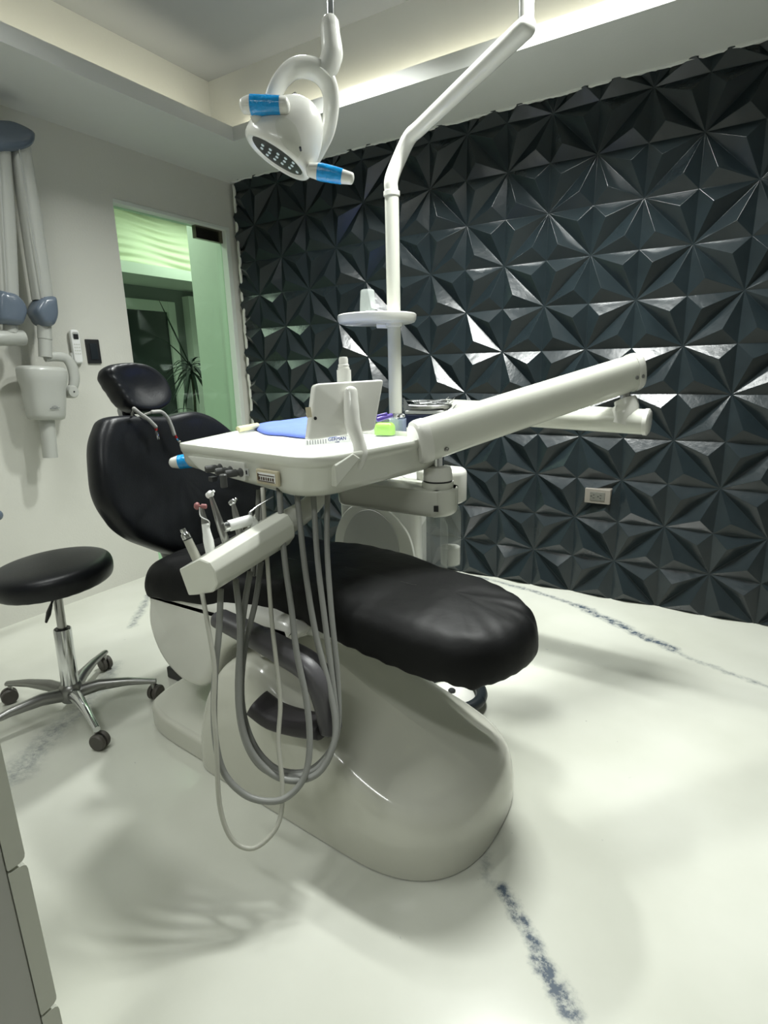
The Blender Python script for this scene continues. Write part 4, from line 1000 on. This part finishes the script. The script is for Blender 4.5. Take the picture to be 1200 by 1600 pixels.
bm = BM(); lathe(bm, ca + (u0 - ca).normalized() * .003, hub - ca, [(.017, 0), (.026, 0), (.026, .004)], 20); obj('cylinder_bush', bm, 'dark', stl)
bm = BM(); e0 = u0 - tn * .012 ; l1 = D(80, 945, (e0 - CAM).dot(FW) - .02); l2 = D(72, 972, (e0 - CAM).dot(FW) - .02)
sweep(bm, [e0, l1], .004, 8); sweep(bm, [l1, (l1 + l2) / 2, l2], [.008, .014, .007], 12, 3, ra=.006, up=None, round_ends=.5); obj('height_lever', bm, 'dark', stl)
bm = BM(); lathe(bm, (sx, sy, .055), EZ, [(.036, 0), (.042, .01), (.042, .05), (.036, .065), (.030, .07)], 28); obj('hub', bm, 'alu', stl)
for k, (wx, wy) in enumerate([(1.368, -2.165), (1.285, -1.878), (.900, -1.835), (.800, -2.17), (1.02, -2.37)]):
    d_ = V((wx - sx, wy - sy, 0)); L_ = d_.length; d_.normalize(); s_ = EZ.cross(d_)
    bm = BM(); rings = []
    for t, h, wd, zc in ((.03, .030, .024, .085), (.10, .026, .020, .098), (.20, .018, .015, .095), (L_ - .015, .012, .012, .083), (L_ + .012, .011, .012, .078)):
        c = V((sx, sy, zc)) + d_ * t
        rings.append([c + s_ * (math.cos(a) * wd) + EZ * (math.sin(a) * h * .9) for a in [2 * math.pi * i / 14 for i in range(14)]])
    loft(bm, rings); lg = obj('leg', bm, 'chrome' if k == 0 else 'alu', stl, angle=1.2)
    w0 = V((wx, wy, 0)); an = k * 1.3 + .5; hd_ = V((math.cos(an), math.sin(an), 0)) if k else V((.95, .3, 0)); sd_ = EZ.cross(hd_).normalized()
    cs = w0 + sd_.cross(EZ) * .008
    bm = BM(); lathe(bm, w0 + EZ * .050, EZ, [(.008, 0), (.008, .026)], 10); obj('caster_stem', bm, 'steel', lg)
    for sg in (-1, 1):
        bm = BM(); lathe(bm, cs + EZ * .0295 + sd_ * (.004 * sg), sd_ * sg, [(.010, 0), (.028, 0), (.0295, .003), (.0295, .012), (.026, .017), (.012, .017), (.004, .016)], 22); obj('caster_wheel', bm, 'wheel', lg)
    bm = BM(); obox(bm, cs + EZ * .040, hd_, sd_, EZ, .034, .010, .022); obj('caster_hood', bm, 'dark', lg, False, bevel=.003)

# ================================================================== X-RAY UNIT
xr = thing('xray_unit', 'wall mounted grey dental x-ray unit with a bucket shaped head and cone at the left', 'x-ray machine', (0.2, -1.5, 1.3))
AX = .17
def Q(px, py, x=AX): return XP(px, py, x)
COVP = [(.3, -.062), (.7, -.060), (.88, -.050), (.97, -.03), (1.0, 0), (.985, .025), (.92, .046), (.8, .056), (.6, .061), (.3, .063), (.05, .063)]
# shoulder
bm = BM(); out = smooth_outline([(-35, 195), (0, 190), (24, 196), (46, 208), (49, 218), (44, 230), (26, 238), (0, 240), (-35, 240)], 5)
c = V((AX, 0, 0)); o2 = [(Q(a, b2).y, Q(a, b2).z) for a, b2 in out]
puff(bm, o2, (AX, 0, 0), EY, EZ, EX, COVP); obj('shoulder_cover', bm, 'bluegrey', xr, angle=1.2)
for path in ([(30, 225), (48, 340), (67, 470)], [(-2, 225), (6, 350), (11, 462)]):
    bm = BM(); sweep(bm, [Q(*p_, AX) for p_ in path], [.036, .038, .038], 16, 1, ra=.045, up=EX, power=3.2); a1 = obj('arm_segment', bm, 'xray', xr, angle=.9)
    bm = BM(); sweep(bm, [Q(path[0][0], path[0][1] + 8, AX + .0455), Q(path[2][0], path[2][1] - 4, AX + .0455)], .0025, 6); obj('arm_groove', bm, 'smoke', a1)
for outl in ([(50, 478), (58, 466), (68, 463), (80, 464), (83, 475), (84, 494), (77, 510), (62, 510), (54, 500), (48, 488)], [(-10, 458), (5, 456), (20, 461), (32, 474), (36, 488), (32, 502), (27, 509), (8, 508), (-10, 500)]):
    o2 = smooth_outline([(Q(a, b2).y, Q(a, b2).z) for a, b2 in outl], 5)
    bm = BM(); puff(bm, o2, (AX, 0, 0), EY, EZ, EX, COVP); obj('elbow_cover', bm, 'bluegrey', xr, angle=1.2)
bm = BM(); sweep(bm, [Q(16, 505), Q(17, 520)], [.03, .032], 16); obj('swivel', bm, 'xray', xr)
bm = BM(); wl = Q(-60, 528); sweep(bm, [V((AX, wl.y, wl.z)), Q(36, 528)], [.036, .036], 20, round_ends=.3); obj('wall_arm', bm, 'xray', xr, angle=1)
bm = BM(); box(bm, (WX, wl.y - .10, wl.z - .16), (WX + .08, wl.y + .10, wl.z + .16)); sweep(bm, [V((WX + .04, wl.y, wl.z)), V((AX, wl.y, wl.z))], .036, 14); obj('wall_mount', bm, 'xray', xr, bevel=.01)
bm = BM(); sweep(bm, [Q(69, 505), Q(70, 528), Q(70, 530)], [.032, .032, .032], 18); sweep(bm, [Q(70, 530), Q(71, 558)], [.030, .030], 18); obj('neck', bm, 'xray', xr)
bm = BM(); sweep(bm, [Q(70, 558), Q(86, 557), Q(103, 560), Q(113, 574), Q(116, 594), Q(112, 612)], [.016, .016, .017, .019, .019, .016], 12, 5, ra=.028, up=EX); obj('yoke', bm, 'xray', xr, angle=1.2)
bm = BM(); c = Q(110, 612); lathe(bm, c - EX * .03, EX, [(.025, 0), (.033, .008), (.033, .05), (.026, .062), (.004, .064)], 22); kn_ = obj('knuckle', bm, 'xray', xr)
bm = BM(); lathe(bm, c + EX * .033, EX, [(.004, 0), (.004, .003)], 10); obj('screw', bm, 'dark', kn_)
bm = BM(); hcx = Q(68, 610); hupv = (Q(66, 572) - Q(74, 655)).normalized(); Lh = (Q(66, 572) - Q(74, 655)).length
rr_ = [(0, .070, .05), (.02, .085, .06), (.10, .092, .066), (.35, .098, .072), (.60, .103, .076), (.72, .112, .082), (.80, .116, .084), (.92, .117, .084), (.97, .114, .08), (1.0, .100, .07)]
o_ = Q(73, 656); hside = EX.cross(hupv).normalized()
rings = []
for t, a, b2 in rr_:
    ring_ = []
    for i in range(36):
        th_ = 2 * math.pi * i / 36; c, s = math.cos(th_), math.sin(th_); e = 2 / 2.8
        ring_.append(o_ + hupv * (t * Lh) + hside * (math.copysign(abs(c) ** e, c) * a * .93) + EX * (math.copysign(abs(s) ** e, s) * b2))
    rings.append(ring_)
loft(bm, rings); xh = obj('xray_head', bm, 'xray', xr, angle=1.0)
bm = BM(); lgo = Q(86, 638, AX + .0745)
sweep(bm, [lgo - EY * .024, lgo - EY * .012 + EZ * .002, lgo, lgo + EY * .012 + EZ * .002, lgo + EY * .024], .0016, 6, 4); sweep(bm, [lgo - EY * .014 + EZ * .007, lgo + EZ * .011, lgo + EY * .014 + EZ * .007], .001, 6, 4)
obj('maker_mark', bm, 'greyink', xh)
bm = BM(); lathe(bm, Q(73, 654), -hupv, [(.036, -.01), (.034, (Q(76, 715) - Q(73, 654)).length)], 24); obj('cone', bm, 'xray', xr)

# remote + holder
q0, q1 = XP(117, 515, WX + .03), XP(121, 567, WX + .03)
rm = thing('remote_control', 'white remote control with small dark screen in its wall holder', 'remote control', tuple((q0 + q1) / 2))
cy_, cz2 = (XP(108, 540, WX + .03).y + XP(131, 540, WX + .03).y) / 2, (q0.z + q1.z) / 2; hh_ = q0.z - q1.z
bm = BM(); extrude(bm, rrect(.048, hh_, .016, 5, cy_, cz2), (WX, 0, 0), EY, EZ, EX, .012, .034, .004, .006); rb = obj('remote_body', bm, 'paper', rm)
bm = BM(); extrude(bm, rrect(.034, .034, .008, 4, cy_, cz2 + hh_ * .5 - .030), (WX, 0, 0), EY, EZ, EX, .033, .0355); obj('screen_bezel', bm, 'smoke', rb)
bm = BM(); extrude(bm, rrect(.026, .026, .002, 2, cy_, cz2 + hh_ * .5 - .036), (WX, 0, 0), EY, EZ, EX, .0355, .0365); obj('screen', bm, 'dark', rb)
for i in range(4):
    for j in (-1, 0, 1):
        bm = BM(); extrude(bm, rrect(.008, .007, .002, 2, cy_ + j * .012, cz2 + .01 - i * .016), (WX, 0, 0), EY, EZ, EX, .0335, .0355); obj('button', bm, 'unitbox', rb)
bm = BM(); extrude(bm, rrect(.058, hh_ * .35, .012, 4, cy_, cz2 - hh_ * .35), (WX, 0, 0), EY, EZ, EX, 0, .022, 0, .004); obj('holder', bm, 'paper', rm)
# wall switch
a, b2 = XP(131, 530, WX), XP(158, 568, WX); yc_, zc_ = (a.y + XP(156, 549, WX).y) / 2, (a.z + b2.z) / 2
ws = thing('wall_switch', 'black rectangular switch plate on the white wall right of the remote', 'switch', (WX, yc_, zc_))
bm = BM(); extrude(bm, rrect(.078, a.z - b2.z, .004, 3, yc_, zc_), (WX, 0, 0), EY, EZ, EX, 0, .010, 0, .003); obj('plate', bm, 'dark', ws)
bm = BM(); extrude(bm, rrect(.042, .085, .003, 3, yc_, zc_), (WX, 0, 0), EY, EZ, EX, .009, .015, 0, .002); obj('rocker', bm, 'rubber', ws)
# outlet on the star wall
oc = YP(934, 775, -.035)
ot = thing('wall_outlet', 'taupe double power outlet on the dark star-patterned wall', 'outlet', tuple(oc))
bm = BM(); extrude(bm, rrect(.128, .078, .004, 3), V((oc.x, -.01, oc.z)), EX, EZ, -EY, -.015, .036, 0, .003); obj('plate', bm, 'outlet', ot)
bm = BM(); extrude(bm, rrect(.074, .046, .003, 3), V((oc.x, -.01, oc.z)), EX, EZ, -EY, .034, .039, 0, .001); so = obj('socket_insert', bm, 'outlet2', ot)
for sx_ in (-.018, .016):
    bm = BM()
    for ox, oz, w_, h_ in ((0, .008, .008, .002), (0, -.008, .008, .002), (-.012, 0, .005, .005)): obox(bm, V((oc.x + sx_ + ox, -.0495, oc.z + oz)), EX, EZ, EY, w_, h_, .001)
    obj('socket_slots', bm, 'dark', so, False)

# ================================================================== CABINET lower left
cb = thing('drawer_cabinet', 'pale drawer cabinet side at the lower left edge, seen close up', 'cabinet', (2.2, -3.1, 0))
e = D(98, 1600, .72); e2 = D(62, 1600, .72)
cxr, cyf = e.x, e.y
bm = BM(); box(bm, (cxr - .55, cyf - .50, .05), (cxr - .001, cyf - .0205, .95)); obj('carcass', bm, 'cabinet', cb, False, bevel=.002)
bm = BM(); box(bm, (cxr - .57, cyf - .50, .95), (cxr + .0, cyf + .0, .975)); obj('worktop', bm, 'drawer', cb, False, bevel=.003)
zg = [ .06, D(95, 1553, .72).z, D(30, 1278, .72).z, .94]
for i in range(3):
    bm = BM(); extrude(bm, [(p_[0], p_[1]) for p_ in quad_round([(cyf - .020, zg[i] + .002), (cyf, zg[i] + .002), (cyf, zg[i + 1] - .002), (cyf - .020, zg[i + 1] - .002)], [.002, .009, .009, .002], 3)], (cxr - .55, 0, 0), EY, EZ, EX, 0, .55)
    obj('drawer', bm, 'drawer', cb)
bm = BM(); box(bm, (cxr - .52, cyf - .45, 0), (cxr - .03, cyf - .06, .05)); obj('plinth', bm, 'dark', cb, False)

# armrest tip at the far left
p = XP(0, 803, .35)
at = thing('chair_armrest', 'rounded dark grey armrest tip poking in at the left edge above the stool', 'armrest', (p.x, p.y - .1, 0))
bm = BM(); e_ = XP(-5, 805, .35); sweep(bm, [e_ + V((0, -.30, -.0)), e_ + V((0, -.1, .005)), e_], [.026, .028, .024], 16, ra=.03, round_ends=1.0, power=2.6); obj('arm_pad', bm, 'bluegrey', at, angle=1.2)
bm = BM(); sweep(bm, [e_ + V((0, -.2, -.01)), V((e_.x, e_.y - .2, .0))], .015, 10); obj('arm_post', bm, 'dark', at)

# ================================================================== PLANT in the hall
pt = thing('potted_plant', 'slender dark green dracaena seen through the glass door', 'plant', (-.6, .04, 0))
bm = BM(); lathe(bm, (-.6, .06, 0), EZ, [(.10, 0), (.12, .02), (.15, .28), (.155, .30), (.14, .30), (.13, .26)], 24); obj('pot', bm, 'soil', pt)
top = XP(299, 575, -.6)
bm = BM(); sweep(bm, [V((-.6, .07, .26)), XP(307, 660, -.6), XP(304, 620, -.6), XP(300, 590, -.6), top], [.014, .011, .011, .010, .009], 10, 4); obj('stem', bm, 'trunk', pt)
bm = BM(); 
def leaf(bm, a, dirv, L, droop, wd):
    dirv = dirv.normalized(); P = []
    for i in range(9):
        t = i / 8; P.append(a + dirv * (L * t) + V((0, 0, -droop * L * t * t)))
    sd_ = dirv.cross(EZ); sd_ = sd_.normalized() if sd_.length > .1 else EY
    l0 = [bm.verts.new(p + sd_ * (wd * math.sin(math.pi * (.08 + .90 * i / 8)) ** .7)) for i, p in enumerate(P)]
    l1 = [bm.verts.new(p - sd_ * (wd * math.sin(math.pi * (.08 + .90 * i / 8)) ** .7)) for i, p in enumerate(P)]
    l2 = [bm.verts.new(p - EZ * .004) for p in P]
    for i in range(8):
        bm.faces.new((l0[i], l0[i + 1], l2[i + 1], l2[i])); bm.faces.new((l2[i], l2[i + 1], l1[i + 1], l1[i]))
for k in range(34):
    an = k * 2.399; el = .9 - 1.5 * (k / 34)
    leaf(bm, top + EZ * (.03 - .07 * k / 34), V((math.cos(an) * .8, math.sin(an), el)), .20 + .07 * random.random(), .55 + .3 * random.random(), .013)
tp = XP(247, 466, -.6); leaf(bm, top, tp - top, (tp - top).length, 0, .010)
tp = XP(232, 505, -.6); leaf(bm, top, tp - top + EZ * .12, (tp - top).length * 1.05, .32, .009)
lw = XP(308, 660, -.6)
leaf(bm, lw, V((.1, -1, .35)), .28, .5, .008); leaf(bm, lw, V((.1, .5, .05)), .2, .8, .008); leaf(bm, XP(300, 640, -.6), V((0, -1, .4)), .3, .6, .007)
obj('foliage', bm, 'leaf', pt, angle=2)

# ================================================================== CEILING FIXTURES (the lights' housings)
for nm, c, rot, lab in (('main', (2.50, -1.05), 0, 'slim white batten light on the raised ceiling above the dental chair'), ('back', (2.45, -0.80), 0, 'slim white batten light on the raised ceiling nearest the star-patterned wall'), ('rear', (2.7, -3.75), 0, 'slim white batten light on the raised ceiling behind the camera'), ('side', (1.15, -2.45), 1, 'slim white batten light on the raised ceiling above the stool')):
    f = thing('ceiling_light', lab, 'ceiling light', (c[0], c[1], 2.85), 'ceiling battens')
    a, b2 = (.60, .06) if not rot else (.08, .60)
    bm = BM(); box(bm, (c[0] - a, c[1] - b2, 2.805), (c[0] + a, c[1] + b2, 2.85)); obj('housing', bm, 'paper', f, False, bevel=.004)
f = thing('ceiling_light', 'small round downlight on the raised ceiling above the overhead lamp', 'ceiling light', (1.45, -.95, 2.85))
bm = BM(); lathe(bm, (1.45, -.95, 2.85), -EZ, [(.10, 0), (.105, .01), (.10, .04), (.08, .045), (.01, .045)], 28); obj('housing', bm, 'paper', f)
